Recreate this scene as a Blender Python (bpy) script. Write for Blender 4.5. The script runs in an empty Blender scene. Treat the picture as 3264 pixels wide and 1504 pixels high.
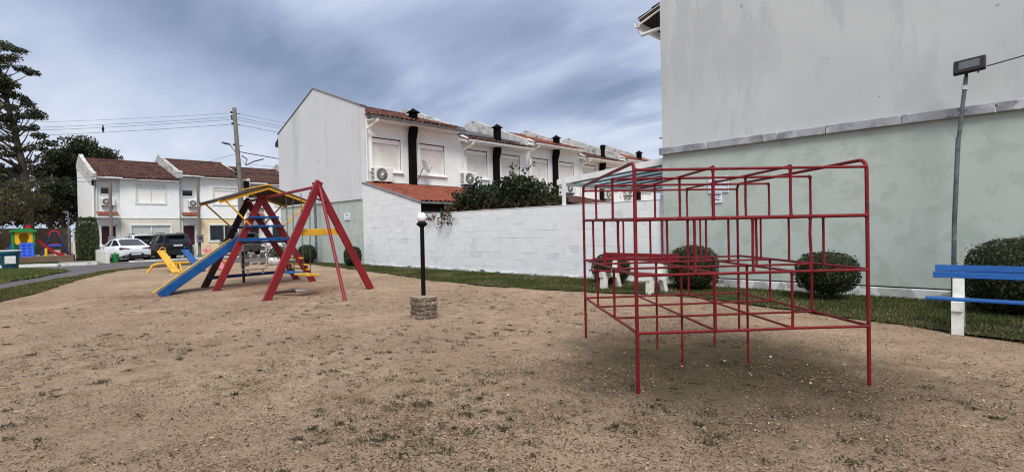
import bpy, bmesh, math, random
import numpy as np
from mathutils import Vector, Matrix, noise
random.seed(7); rng = np.random.default_rng(11)
R = math.radians; PI = math.pi
scn = bpy.context.scene
COL = scn.collection

# ------------------------------------------------------------------ camera
def setup_camera():
    yaw, pit, rol = R(-44.06), R(-0.6207), R(-1.184)
    fw = Vector((math.sin(yaw)*math.cos(pit), math.cos(yaw)*math.cos(pit), math.sin(pit)))
    rt = Vector((math.cos(yaw), -math.sin(yaw), 0)); up = rt.cross(fw)
    r2 = rt*math.cos(rol) + up*math.sin(rol); u2 = -rt*math.sin(rol) + up*math.cos(rol)
    m = Matrix(((r2.x, u2.x, -fw.x, 0), (r2.y, u2.y, -fw.y, 0), (r2.z, u2.z, -fw.z, 1.2), (0, 0, 0, 1)))
    cd = bpy.data.cameras.new('camera'); cam = bpy.data.objects.new('camera', cd); COL.objects.link(cam)
    cam.matrix_world = m; cd.sensor_fit = 'HORIZONTAL'; cd.sensor_width = 36.0
    cd.lens = 36.0*1643.7/3264; cd.clip_start = 0.05; cd.clip_end = 2000
    scn.camera = cam
setup_camera()

# ------------------------------------------------------------------ sky, sun, exposure
SUN_EL, SUN_AZ = 52.0, 129.0          # azimuth measured from +Y towards +X (sun stands behind the viewer)
def setup_world():
    w = bpy.data.worlds.new('World'); scn.world = w; w.use_nodes = True
    nt = w.node_tree; nt.nodes.clear(); N = nt.nodes.new; L = nt.links.new
    out = N('ShaderNodeOutputWorld'); bg = N('ShaderNodeBackground'); bg.inputs['Strength'].default_value = 0.06
    sky = N('ShaderNodeTexSky'); sky.sky_type = 'NISHITA'; sky.sun_disc = False
    sky.sun_elevation = R(SUN_EL); sky.sun_rotation = R(SUN_AZ); sky.air_density = 1.2; sky.dust_density = 2.5
    tc = N('ShaderNodeTexCoord'); sp = N('ShaderNodeSeparateXYZ'); L(tc.outputs['Generated'], sp.inputs[0])
    def mth(op, a, b=None):
        n = N('ShaderNodeMath'); n.operation = op
        for i, v in enumerate((a, b)):
            if v is None: continue
            if isinstance(v, (int, float)): n.inputs[i].default_value = v
            else: L(v, n.inputs[i])
        return n.outputs[0]
    zz = mth('ADD', mth('MAXIMUM', sp.outputs[2], 0.0), 0.2)
    cx = mth('DIVIDE', sp.outputs[0], zz); cy = mth('DIVIDE', sp.outputs[1], zz)
    cb = N('ShaderNodeCombineXYZ'); L(cx, cb.inputs[0]); L(cy, cb.inputs[1])
    def nz(rot, scl, loc, sc, det, rough, dist):
        mp = N('ShaderNodeMapping'); mp.inputs['Rotation'].default_value[2] = R(rot)
        mp.inputs['Scale'].default_value = scl; mp.inputs['Location'].default_value = loc
        L(cb.outputs[0], mp.inputs[0])
        n = N('ShaderNodeTexNoise'); n.inputs['Scale'].default_value = sc; n.inputs['Detail'].default_value = det
        n.inputs['Roughness'].default_value = rough; n.inputs['Distortion'].default_value = dist
        L(mp.outputs[0], n.inputs['Vector']); return n.outputs['Fac']
    big = nz(-38, (1, 1.5, 1), (0.35, 0.9, 0), 0.8, 2.2, 0.45, 0.15)
    wisp = nz(-30, (0.9, 2.2, 1), (3.3, 1.1, 0), 1.7, 5, 0.52, 0.25)
    fine = nz(-34, (1, 1.8, 1), (7.7, 4.1, 0), 4.2, 4, 0.5, 0.2)
    s = mth('ADD', 0.595, mth('MULTIPLY', mth('SUBTRACT', big, 0.5), 0.26))
    s = mth('ADD', s, mth('MULTIPLY', mth('SUBTRACT', wisp, 0.5), 0.24))
    s = mth('ADD', s, mth('MULTIPLY', mth('SUBTRACT', fine, 0.5), 0.10))
    # heavier grey masses of the cloud deck, by azimuth and elevation in degrees
    az = mth('ADD', mth('MULTIPLY', mth('ARCTAN2', sp.outputs[0], sp.outputs[1]), 180/PI), mth('MULTIPLY', mth('SUBTRACT', wisp, 0.5), 22.0))
    el = mth('ADD', mth('MULTIPLY', mth('ARCSINE', sp.outputs[2]), 180/PI), mth('MULTIPLY', mth('SUBTRACT', big, 0.5), 16.0))
    for a0, e0, wa, we, tilt, amp in SKY:
        da = mth('SUBTRACT', az, a0); de = mth('SUBTRACT', mth('SUBTRACT', el, e0), mth('MULTIPLY', da, tilt))
        qa = mth('POWER', mth('ABSOLUTE', mth('DIVIDE', da, wa)), 2.0); qe = mth('POWER', mth('ABSOLUTE', mth('DIVIDE', de, we)), 2.0)
        s = mth('SUBTRACT', s, mth('MULTIPLY', mth('EXPONENT', mth('MULTIPLY', mth('ADD', qa, qe), -1.0)), amp))
    rp = N('ShaderNodeValToRGB'); L(s, rp.inputs[0]); e = rp.color_ramp.elements
    stops = [(0.34, (1.72, 2.2, 3.25)), (0.46, (2.65, 3.2, 4.55)), (0.56, (4.1, 4.65, 5.9)), (0.68, (5.8, 6.15, 6.95))]
    e[0].position, e[0].color = stops[0][0], (*stops[0][1], 1)
    e[1].position, e[1].color = stops[-1][0], (*stops[-1][1], 1)
    for p, c in stops[1:-1]:
        q = e.new(p); q.color = (*c, 1)
    mx = N('ShaderNodeMix'); mx.data_type = 'RGBA'; mx.inputs[0].default_value = 0.9
    L(sky.outputs[0], mx.inputs[6]); L(rp.outputs[0], mx.inputs[7])
    L(mx.outputs[2], bg.inputs['Color']); L(bg.outputs[0], out.inputs[0])
SKY = [(-66, 16.0, 15, 4.2, -.10, .25), (-36, 13.5, 10, 2.6, .12, .19), (-82, 21.5, 12, 3.0, .0, .22), (-44, 20.5, 13, 4.5, .1, .15), (20, 30, 40, 9, .05, .14), (110, 24, 30, 6, -.06, .16), (170, 34, 36, 8, .08, .14), (-140, 26, 30, 6, .05, .16)]
setup_world()
sd = bpy.data.lights.new('sun', 'SUN'); sd.energy = 1.5; sd.angle = R(28); sd.color = (1.0, 0.965, 0.91)
so = bpy.data.objects.new('sun', sd); COL.objects.link(so)
sdir = Vector((math.sin(R(SUN_AZ))*math.cos(R(SUN_EL)), math.cos(R(SUN_AZ))*math.cos(R(SUN_EL)), math.sin(R(SUN_EL))))
so.rotation_euler = sdir.to_track_quat('Z', 'Y').to_euler(); so.location = (20, -20, 40)
vs = scn.view_settings; vs.view_transform = 'Standard'; vs.look = 'None'; vs.exposure = 1.22; vs.gamma = 1
scn.cycles.max_bounces = 6; scn.cycles.filter_width = 1.15

# ------------------------------------------------------------------ helpers
def S(r, g, b):
    f = lambda c: (c/255/12.92 if c/255 <= .04045 else ((c/255+.055)/1.055)**2.4)
    return (f(r), f(g), f(b))
W = {}
def tag(o, label=None, cat=None, group=None, kind=None):
    for k, v in (('label', label), ('category', cat), ('group', group), ('kind', kind)):
        if v: o[k] = v
    return o
def thing(name, label, cat, loc=(0, 0, 0), rz=0, group=None):
    o = bpy.data.objects.new(name, None); COL.objects.link(o)
    o.location = loc; o.rotation_euler = (0, 0, rz); o.empty_display_size = .2
    W[o.name] = Matrix.Translation(loc) @ Matrix.Rotation(rz, 4, 'Z')
    return tag(o, label, cat, group)
def link(name, me, mat=None, parent=None, loc=None):
    o = bpy.data.objects.new(name, me); COL.objects.link(o)
    if mat is not None and not me.materials: me.materials.append(mat)
    if parent is not None: o.parent = parent
    if loc is not None: o.location = loc
    return o
def copy_tree(o, parent=None):
    c = o.copy(); COL.objects.link(c)
    if parent is not None: c.parent = parent
    for ch in o.children: copy_tree(ch, c)
    return c
class MB:
    def __init__(s): s.v = []; s.f = []
    def add(s, vs_, fs):
        n = len(s.v); s.v += [tuple(p) for p in vs_]; s.f += [tuple(i+n for i in f) for f in fs]; return s
    def box(s, x0, x1, y0, y1, z0, z1, c=0, M4=None):
        x0, x1 = min(x0, x1), max(x0, x1); y0, y1 = min(y0, y1), max(y0, y1); z0, z1 = min(z0, z1), max(z0, z1)
        if c <= 0:
            p = [(x, y, z) for x in (x0, x1) for y in (y0, y1) for z in (z0, z1)]
            f = [(0, 1, 3, 2), (4, 6, 7, 5), (0, 4, 5, 1), (2, 3, 7, 6), (0, 2, 6, 4), (1, 5, 7, 3)]
        else:
            c = min(c, .45*(x1-x0), .45*(y1-y0), .45*(z1-z0))
            p = []; idx = {}
            for sx in (0, 1):
                for sy in (0, 1):
                    for sz in (0, 1):
                        X, Y, Z = (x0, x1)[sx], (y0, y1)[sy], (z0, z1)[sz]
                        dx, dy, dz = (c, -c)[sx], (c, -c)[sy], (c, -c)[sz]
                        idx[sx, sy, sz] = len(p)
                        p += [(X, Y+dy, Z+dz), (X+dx, Y, Z+dz), (X+dx, Y+dy, Z)]
            I = idx; f = []
            for a, (k, o1, o2) in enumerate(((0, 1, 2), (1, 2, 0), (2, 0, 1))):
                for sd_ in (0, 1):
                    q = []
                    for u, w_ in ((0, 0), (1, 0), (1, 1), (0, 1)):
                        t = [0, 0, 0]; t[k] = sd_; t[o1] = u; t[o2] = w_; q.append(I[tuple(t)]+a)
                    f.append(tuple(q if sd_ else q[::-1]))
            for a in range(3):
                b1, b2 = (a+1) % 3, (a+2) % 3
                for u in (0, 1):
                    for w_ in (0, 1):
                        t0 = [0, 0, 0]; t0[b1] = u; t0[b2] = w_; t1 = list(t0); t1[a] = 1
                        A, B = I[tuple(t0)], I[tuple(t1)]
                        q = (A+b1, B+b1, B+b2, A+b2)
                        f.append(q if (u ^ w_) else q[::-1])
            for t, i in I.items():
                q = (i, i+1, i+2); f.append(q if sum(t) % 2 else q[::-1])
        if M4 is not None: p = [tuple(M4 @ Vector(q)) for q in p]
        return s.add(p, f)
    def beam(s, a, b, w, h, up=(0, 0, 1), c=0):
        a, b = Vector(a), Vector(b); d = (b-a); L_ = d.length; d.normalize(); u = Vector(up)
        if abs(d.dot(u)) > .98: u = Vector((0, 1, 0))
        x = d.cross(u).normalized(); z = x.cross(d)
        m = Matrix(((x.x, d.x, z.x, a.x), (x.y, d.y, z.y, a.y), (x.z, d.z, z.z, a.z), (0, 0, 0, 1)))
        return s.box(-w/2, w/2, 0, L_, -h/2, h/2, c, m)
    def tube(s, pts, r, n=8, caps=True):
        pts = [Vector(p) for p in pts]; rs = r if isinstance(r, (list, tuple)) else [r]*len(pts)
        u = None; base = len(s.v); m = len(pts)
        for i, p in enumerate(pts):
            t = ((pts[min(i+1, m-1)]-pts[max(i-1, 0)])).normalized()
            if u is None:
                u = Vector((0, 0, 1)) if abs(t.z) < .9 else Vector((1, 0, 0))
            u = (u - t*u.dot(t)).normalized(); b = t.cross(u)
            for k in range(n):
                a = 2*PI*k/n; q = p + (u*math.cos(a)+b*math.sin(a))*rs[i]; s.v.append(tuple(q))
        for i in range(m-1):
            for k in range(n):
                a = base+i*n+k; b_ = base+i*n+(k+1) % n
                s.f.append((a, b_, b_+n, a+n))
        if caps:
            s.f.append(tuple(base+k for k in range(n))[::-1]); s.f.append(tuple(base+(m-1)*n+k for k in range(n)))
        return s
    def lathe(s, prof, n=20, o=(0, 0, 0)):
        base = len(s.v)
        for r, z in prof:
            for k in range(n):
                a = 2*PI*k/n; s.v.append((o[0]+r*math.cos(a), o[1]+r*math.sin(a), o[2]+z))
        for i in range(len(prof)-1):
            for k in range(n):
                a = base+i*n+k; b = base+i*n+(k+1) % n; s.f.append((a, b, b+n, a+n))
        s.f.append(tuple(base+k for k in range(n))[::-1]); s.f.append(tuple(base+(len(prof)-1)*n+k for k in range(n)))
        return s
    def prism(s, poly, axis, a, b):
        """poly 2D points, extruded along axis from a to b"""
        def P(p, t):
            return {'x': (t, p[0], p[1]), 'y': (p[0], t, p[1]), 'z': (p[0], p[1], t)}[axis]
        n = len(poly); v = [P(p, a) for p in poly]+[P(p, b) for p in poly]
        f = [tuple(range(n))[::-1], tuple(range(n, 2*n))]+[(i, (i+1) % n, n+(i+1) % n, n+i) for i in range(n)]
        return s.add(v, f)
    def build(s, name, mat, parent=None, local=False, smooth=False, org=None):
        me = bpy.data.meshes.new(name); v = s.v
        if not local:
            if parent is not None:
                inv = W[parent.name].inverted() if parent.name in W else Matrix.Identity(4)
                v = [tuple(inv @ Vector(p)) for p in v]
            elif org is not None: v = [(p[0]-org[0], p[1]-org[1], p[2]-org[2]) for p in v]
        me.from_pydata(v, [], s.f)
        bm = bmesh.new(); bm.from_mesh(me); bmesh.ops.recalc_face_normals(bm, faces=bm.faces)
        if smooth:
            for f in bm.faces: f.smooth = True
            for e in bm.edges:
                if len(e.link_faces) == 2 and e.calc_face_angle(0) > .7: e.smooth = False
        bm.to_mesh(me); bm.free()
        o = link(name, me, mat, parent, None if parent is not None else org)
        if parent is not None and not local and parent.name in W: W[o.name] = W[parent.name]
        elif parent is not None and parent.name in W: W[o.name] = W[parent.name]
        return o
def B(x0, x1, y0, y1, z0, z1, c=0): return MB().box(x0, x1, y0, y1, z0, z1, c)
def bow(p, q, sag, n=16):
    p, q = Vector(p), Vector(q)
    return [p.lerp(q, i/n)-Vector((0, 0, sag*4*(i/n)*(1-i/n))) for i in range(n+1)]

# ------------------------------------------------------------------ materials
def M(name, c, c2=None, sc=4, rough=.75, bump=0, bsc=80, metal=0, rnd=0, stretch=(1, 1, 1), spec=.3,
      c3=None, sc3=1.2, th=(.55, .72), st3=(1, 1, 1), det=5, attr=None, transl=0, mixr=(.35, .68), c4=None, sc4=14, th4=(.62, .68)):
    m = bpy.data.materials.new(name); m.use_nodes = True; nt = m.node_tree; N = nt.nodes.new; L = nt.links.new
    b = nt.nodes['Principled BSDF']; b.inputs['Roughness'].default_value = rough; b.inputs['Metallic'].default_value = metal
    b.inputs['Specular IOR Level'].default_value = spec
    tc = N('ShaderNodeTexCoord'); vec = tc.outputs['Object']
    if rnd:
        oi = N('ShaderNodeObjectInfo'); ad = N('ShaderNodeVectorMath'); ad.operation = 'ADD'
        mu = N('ShaderNodeMath'); mu.operation = 'MULTIPLY'; mu.inputs[1].default_value = 57.0; L(oi.outputs['Random'], mu.inputs[0])
        L(vec, ad.inputs[0]); L(mu.outputs[0], ad.inputs[1]); vec = ad.outputs[0]
    def nz(sc_, st, d=det, ro=.6):
        mp = N('ShaderNodeMapping'); mp.inputs['Scale'].default_value = st; L(vec, mp.inputs[0])
        n = N('ShaderNodeTexNoise'); n.inputs['Scale'].default_value = sc_; n.inputs['Detail'].default_value = d
        n.inputs['Roughness'].default_value = ro; L(mp.outputs[0], n.inputs['Vector']); return n.outputs['Fac']
    def ramp(v, a, b_):
        r = N('ShaderNodeMapRange'); r.interpolation_type = 'SMOOTHSTEP'
        r.inputs[1].default_value = a; r.inputs[2].default_value = b_; L(v, r.inputs[0]); return r.outputs[0]
    def mix(f, A, Bc, mode='MIX'):
        x = N('ShaderNodeMix'); x.data_type = 'RGBA'; x.blend_type = mode
        if isinstance(f, float): x.inputs[0].default_value = f
        else: L(f, x.inputs[0])
        for i, cc in ((6, A), (7, Bc)):
            if isinstance(cc, tuple): x.inputs[i].default_value = (*cc, 1)
            else: L(cc, x.inputs[i])
        return x.outputs[2]
    if attr:
        at = N('ShaderNodeAttribute'); at.attribute_name = attr; cur = at.outputs['Color']
    else: cur = None
    if c2 is not None and cur is None: cur = mix(ramp(nz(sc, stretch), *mixr), tuple(c), tuple(c2))
    elif cur is None:
        cur = mix(ramp(nz(sc, stretch), *mixr), tuple(v*.93 for v in c), tuple(min(1, v*1.05) for v in c))
    if c3 is not None: cur = mix(ramp(nz(sc3, st3, 6, .62), *th), cur, tuple(c3))
    if c4 is not None: cur = mix(ramp(nz(sc4, (1, 1, 1), 3, .6), *th4), cur, tuple(c4))
    if rnd:
        hs = N('ShaderNodeHueSaturation'); mr = N('ShaderNodeMapRange'); L(oi.outputs['Random'], mr.inputs[0])
        mr.inputs[3].default_value = 1-rnd; mr.inputs[4].default_value = 1+rnd
        L(mr.outputs[0], hs.inputs['Value']); L(cur, hs.inputs['Color']); cur = hs.outputs[0]
    L(cur, b.inputs['Base Color'])
    if bump:
        bp = N('ShaderNodeBump'); bp.inputs['Strength'].default_value = min(1, bump*40 if bump < .025 else 1); bp.inputs['Distance'].default_value = bump
        L(nz(bsc, (1, 1, 1), 4), bp.inputs['Height']); L(bp.outputs[0], b.inputs['Normal'])
    if transl:
        tr = N('ShaderNodeBsdfTranslucent'); L(cur, tr.inputs[0]); ms = N('ShaderNodeMixShader'); ms.inputs[0].default_value = transl
        L(b.outputs[0], ms.inputs[1]); L(tr.outputs[0], ms.inputs[2]); L(ms.outputs[0], nt.nodes['Material Output'].inputs[0])
    return m
m_red = M('red_paint', S(118, 20, 27), S(98, 17, 22), 7, .5, .0012, 90, c3=S(70, 34, 28), sc3=14, th=(.60, .72), spec=.25, c4=S(150, 84, 78), sc4=30, th4=(.66, .72))
m_red2 = M('red_paint_frame', S(134, 26, 34), S(112, 22, 28), 3, .5, .0006, 90, c3=S(96, 50, 44), sc3=6, th=(.68, .78), spec=.4)
m_darkred = M('dark_stained_wood', S(64, 26, 28), S(42, 20, 22), 3, .6)
m_blue = M('blue_paint', S(16, 70, 126), S(22, 82, 142), 4, .42, .0006, 70, c3=S(44, 84, 126), sc3=5, th=(.55, .8), spec=.3, c4=S(120, 134, 146), sc4=26, th4=(.70, .74))
m_blue2 = M('bench_blue_paint', S(28, 90, 158), S(22, 76, 142), 6, .45, .0008, 50, stretch=(.3, 4, 4), spec=.4)
m_navy = M('dark_blue_paint', S(22, 44, 96), S(18, 34, 76), 4, .5)
m_yellow = M('yellow_paint', S(222, 172, 52), S(204, 150, 40), 5, .5, .0006, 60, c3=S(176, 136, 70), sc3=6, th=(.64, .78))
m_pale_yellow = M('faded_yellow_paint', S(214, 184, 104), S(196, 160, 80), 5, .6)
m_pink = M('faded_pink_paint', S(204, 120, 124), S(186, 100, 106), 5, .55)
m_brown = M('dark_brown_boards', S(58, 42, 32), S(40, 28, 22), 6, .75, .001, 60, stretch=(1, 6, 6))
m_white_paint = M('white_paint', S(226, 226, 222), S(206, 206, 200), 5, .6, .0008, 60, c3=S(176, 172, 158), sc3=4, th=(.6, .78))
m_concrete_white = M('whitewashed_concrete', S(220, 220, 212), S(200, 200, 190), 8, .8, .002, 50, c3=S(160, 156, 140), sc3=5, th=(.58, .74))
m_plaster = M('white_plaster', S(236, 237, 234), S(228, 229, 226), 2, .85, .0012, 90, c3=S(208, 209, 205), sc3=.9, th=(.58, .8), st3=(1, 1, .35))
m_gable = M('grey_white_plaster', S(206, 208, 208), S(200, 202, 203), .7, .85, .0012, 120, c3=S(186, 189, 190), sc3=.55, th=(.52, .72), st3=(1.4, 1.4, .3), c4=S(150, 152, 152), sc4=2.2, th4=(.71, .75))
m_gableB = M('weathered_grey_plaster', S(190, 193, 192), S(182, 185, 185), .6, .85, .0015, 110, c3=S(177, 180, 180), sc3=1.1, th=(.5, .6), st3=(1.3, 1.3, .3), c4=S(146, 148, 148), sc4=3.4, th4=(.70, .715))
m_green = M('pale_green_plaster', S(178, 187, 179), S(172, 182, 174), 1.3, .85, .0012, 110, c3=S(178, 187, 179), sc3=6.5, th=(.5, .62), c4=S(166, 176, 167), sc4=3.4, th4=(.5, .62))
m_block = M('whitewashed_block', S(226, 228, 227), S(218, 220, 220), 3, .85, .0022, 70, rnd=.016, c3=S(208, 209, 206), sc3=1.5, th=(.55, .85))
m_mortar = M('painted_mortar', S(216, 218, 219), S(206, 208, 208), 6, .9, .002, 60)
m_cope = M('weathered_coping', S(160, 162, 166), S(122, 125, 131), 3.2, .9, .003, 40, rnd=.06, c3=S(190, 190, 192), sc3=3.5, th=(.54, .64), c4=S(84, 84, 86), sc4=5, th4=(.64, .72))
m_parapet = M('dirty_parapet', S(206, 206, 200), S(170, 170, 166), 2.5, .9, .003, 30, c3=S(110, 110, 108), sc3=2.2, th=(.52, .66))
m_plinth = M('flaking_plinth', S(178, 180, 176), S(150, 150, 146), 3, .9, .004, 30, c3=S(206, 208, 206), sc3=2.4, th=(.5, .53), c4=S(112, 104, 92), sc4=3, th4=(.58, .66))
m_tile = M('old_clay_tile', S(112, 66, 51), S(84, 52, 44), 7, .85, .002, 60, rnd=.32, c3=S(52, 40, 36), sc3=3, th=(.45, .65))
m_tile_far = M('clay_tiles_far', S(92, 60, 50), S(72, 49, 43), 2.5, .85, 0, c3=S(52, 40, 38), sc3=1.4, th=(.45, .65), c4=S(120, 74, 58), sc4=5, th4=(.58, .66))
m_tile_new = M('orange_clay_tiles', S(136, 74, 54), S(120, 64, 48), 5, .8, .001, 60, c3=S(98, 56, 44), sc3=1.5, th=(.5, .7))
m_slate = M('grey_fibre_sheet', S(88, 88, 90), S(70, 70, 74), 2, .7, .001, 40)
m_black = M('black_metal', S(17, 14, 14), S(12, 10, 10), 6, .8, .0006, 60, spec=.08, c3=S(30, 22, 21), sc3=5, th=(.66, .76))
m_blackpost = M('black_post_paint', S(14, 12, 12), S(20, 17, 17), 8, .6, spec=.12)
m_gutter = M('grey_gutter', S(120, 122, 124), S(100, 102, 104), 4, .5)
m_pvc = M('white_pvc', S(226, 226, 224), S(214, 214, 210), 5, .4)
m_shut = M('white_shutter', S(240, 238, 230), S(232, 230, 222), 3, .55)
m_glass = M('dark_window_glass', S(30, 34, 38), S(44, 50, 56), 1, .06, spec=.6)
m_carglass = M('car_glass', S(20, 26, 30), S(30, 38, 42), 1, .05, spec=.7)
m_screen = M('drawn_blind', S(186, 192, 186), S(176, 182, 176), 2, .5)
m_curtain = M('grey_curtain', S(140, 144, 150), S(110, 114, 122), 8, .8, stretch=(1, 8, .2))
m_cream = M('cream_plaster', S(226, 206, 168), S(216, 196, 156), 2, .85)
m_beige = M('pale_beige_plaster', S(212, 208, 192), S(202, 198, 182), 2, .85)
m_door = M('dark_wood_door', S(62, 28, 26), S(50, 22, 20), 3, .5, stretch=(6, 6, .5))
m_steel = M('galvanised_steel', S(112, 120, 122), S(84, 92, 94), 7, .45, metal=.55, c3=S(140, 146, 148), sc3=9, th=(.55, .7))
m_chain = M('chain_steel', S(96, 98, 100), S(66, 66, 68), 20, .45, metal=.6)
m_conc_pole = M('concrete_pole', S(128, 122, 114), S(106, 100, 94), 3, .9, .002, 50, stretch=(1, 1, .3))
m_wood_pole = M('weathered_post', S(132, 122, 112), S(108, 98, 90), 4, .9, stretch=(1, 1, .2))
m_wire = M('cable', S(40, 42, 46), S(30, 30, 34), 4, .7)
m_acw = M('ac_casing', S(222, 222, 216), S(212, 212, 206), 4, .5)
m_grille = M('grey_grille', S(86, 88, 90), S(66, 68, 70), 10, .6)
m_globe = M('opal_globe', S(240, 242, 246), S(232, 234, 238), 3, .25, spec=.5)
m_brick = M('old_brick', S(132, 104, 90), S(108, 90, 78), 12, .9, .003, 60, rnd=.22, c3=S(92, 84, 74), sc3=9, th=(.46, .6), c4=S(150, 138, 122), sc4=12, th4=(.58, .64))
m_brickmortar = M('brick_mortar', S(158, 146, 130), S(126, 114, 100), 14, .95, .004, 50)
m_asphalt = M('asphalt', S(98, 94, 92), S(84, 80, 79), 1.2, .9, .003, 120, c3=S(112, 108, 104), sc3=.6, th=(.5, .7), c4=S(70, 67, 66), sc4=60, th4=(.6, .68))
m_paving = M('concrete_apron', S(138, 132, 126), S(118, 112, 106), 2, .9, .002, 60)
m_kerb = M('white_kerb_paint', S(214, 214, 208), S(190, 190, 184), 3, .8, c3=S(130, 128, 122), sc3=3, th=(.58, .7))
m_lawn = M('lawn_soil', S(66, 68, 40), S(54, 58, 32), 3, .95, .006, 40, c3=S(104, 88, 62), sc3=1.6, th=(.56, .72))
m_leaf = M('leaf', (.1, .1, .1), rough=.6, attr='Col', transl=.25, spec=.25)
m_straw = M('dry_litter', (.1, .1, .1), rough=.9, attr='Col', spec=.1)
m_bark = M('bark', S(92, 82, 72), S(66, 58, 50), 6, .95, .01, 20, stretch=(1, 1, .25))
m_car_white = M('white_car_paint', S(226, 228, 230), S(222, 224, 226), 1, .25, spec=.5)
m_car_black = M('black_car_paint', S(22, 22, 24), S(28, 28, 30), 1, .22, spec=.5)
m_car_grey = M('grey_car_paint', S(64, 66, 70), S(58, 60, 64), 1, .25, spec=.5)
m_tyre = M('tyre_rubber', S(24, 24, 25), S(32, 32, 33), 5, .85)
m_tail = M('red_lamp', S(96, 12, 18), S(70, 10, 14), 6, .2, spec=.5)
m_plate = M('number_plate', S(206, 208, 216), S(196, 198, 206), 4, .5)
m_trim = M('black_plastic', S(26, 26, 28), S(34, 34, 36), 6, .6)
m_sign = M('white_sign', S(220, 226, 236), S(214, 220, 230), 4, .5)
m_ink = M('dark_ink', S(28, 34, 48), S(24, 28, 40), 4, .6)
m_inkblue = M('blue_ink', S(70, 88, 130), S(60, 78, 120), 4, .6)
m_inkred = M('red_ink', S(140, 40, 52), S(130, 36, 46), 4, .6)
m_pgreen = M('green_plastic', S(46, 140, 72), S(36, 120, 62), 4, .45)
m_pdgreen = M('dark_green_plastic', S(32, 92, 64), S(28, 80, 56), 4, .45)
m_pyellow = M('yellow_plastic', S(238, 186, 40), S(226, 172, 32), 4, .45)
m_pblue = M('blue_plastic', S(40, 84, 190), S(34, 72, 172), 4, .45)
m_pred = M('red_plastic', S(176, 30, 48), S(158, 26, 42), 4, .4)
m_bin = M('teal_bin_plastic', S(28, 82, 100), S(22, 70, 88), 4, .5)
m_brownwall = M('brown_garden_wall', S(92, 80, 72), S(72, 62, 56), 3, .95, .003, 30)
m_planks = M('sandpit_boards', S(120, 102, 84), S(100, 84, 68), 3, .9, stretch=(1, .3, 4))
m_sand = M('pit_sand', S(150, 126, 100), S(128, 106, 84), 2, .95, .005, 30)
m_sil = M('grey_plate', S(176, 172, 168), S(158, 152, 150), 6, .6)
m_dish = M('weathered_dish', S(168, 158, 156), S(146, 138, 138), 4, .7)
m_flood = M('floodlight_black', S(26, 24, 26), S(34, 30, 32), 8, .5)
m_flglass = M('floodlight_glass', S(92, 96, 98), S(74, 78, 80), 5, .12, spec=.6)
m_twig = M('twig', S(112, 88, 66), S(86, 66, 50), 8, .9)

def poly_mat():
    m = bpy.data.materials.new('polycarbonate_sheet'); m.use_nodes = True; nt = m.node_tree; b = nt.nodes['Principled BSDF']
    b.inputs['Base Color'].default_value = (*S(212, 224, 228), 1); b.inputs['Roughness'].default_value = .35
    tr = nt.nodes.new('ShaderNodeBsdfTranslucent'); tr.inputs[0].default_value = (*S(216, 230, 234), 1)
    mx = nt.nodes.new('ShaderNodeMixShader'); mx.inputs[0].default_value = .75
    nt.links.new(b.outputs[0], mx.inputs[1]); nt.links.new(tr.outputs[0], mx.inputs[2]); nt.links.new(mx.outputs[0], nt.nodes['Material Output'].inputs[0])
    return m
m_poly = poly_mat()

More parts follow.
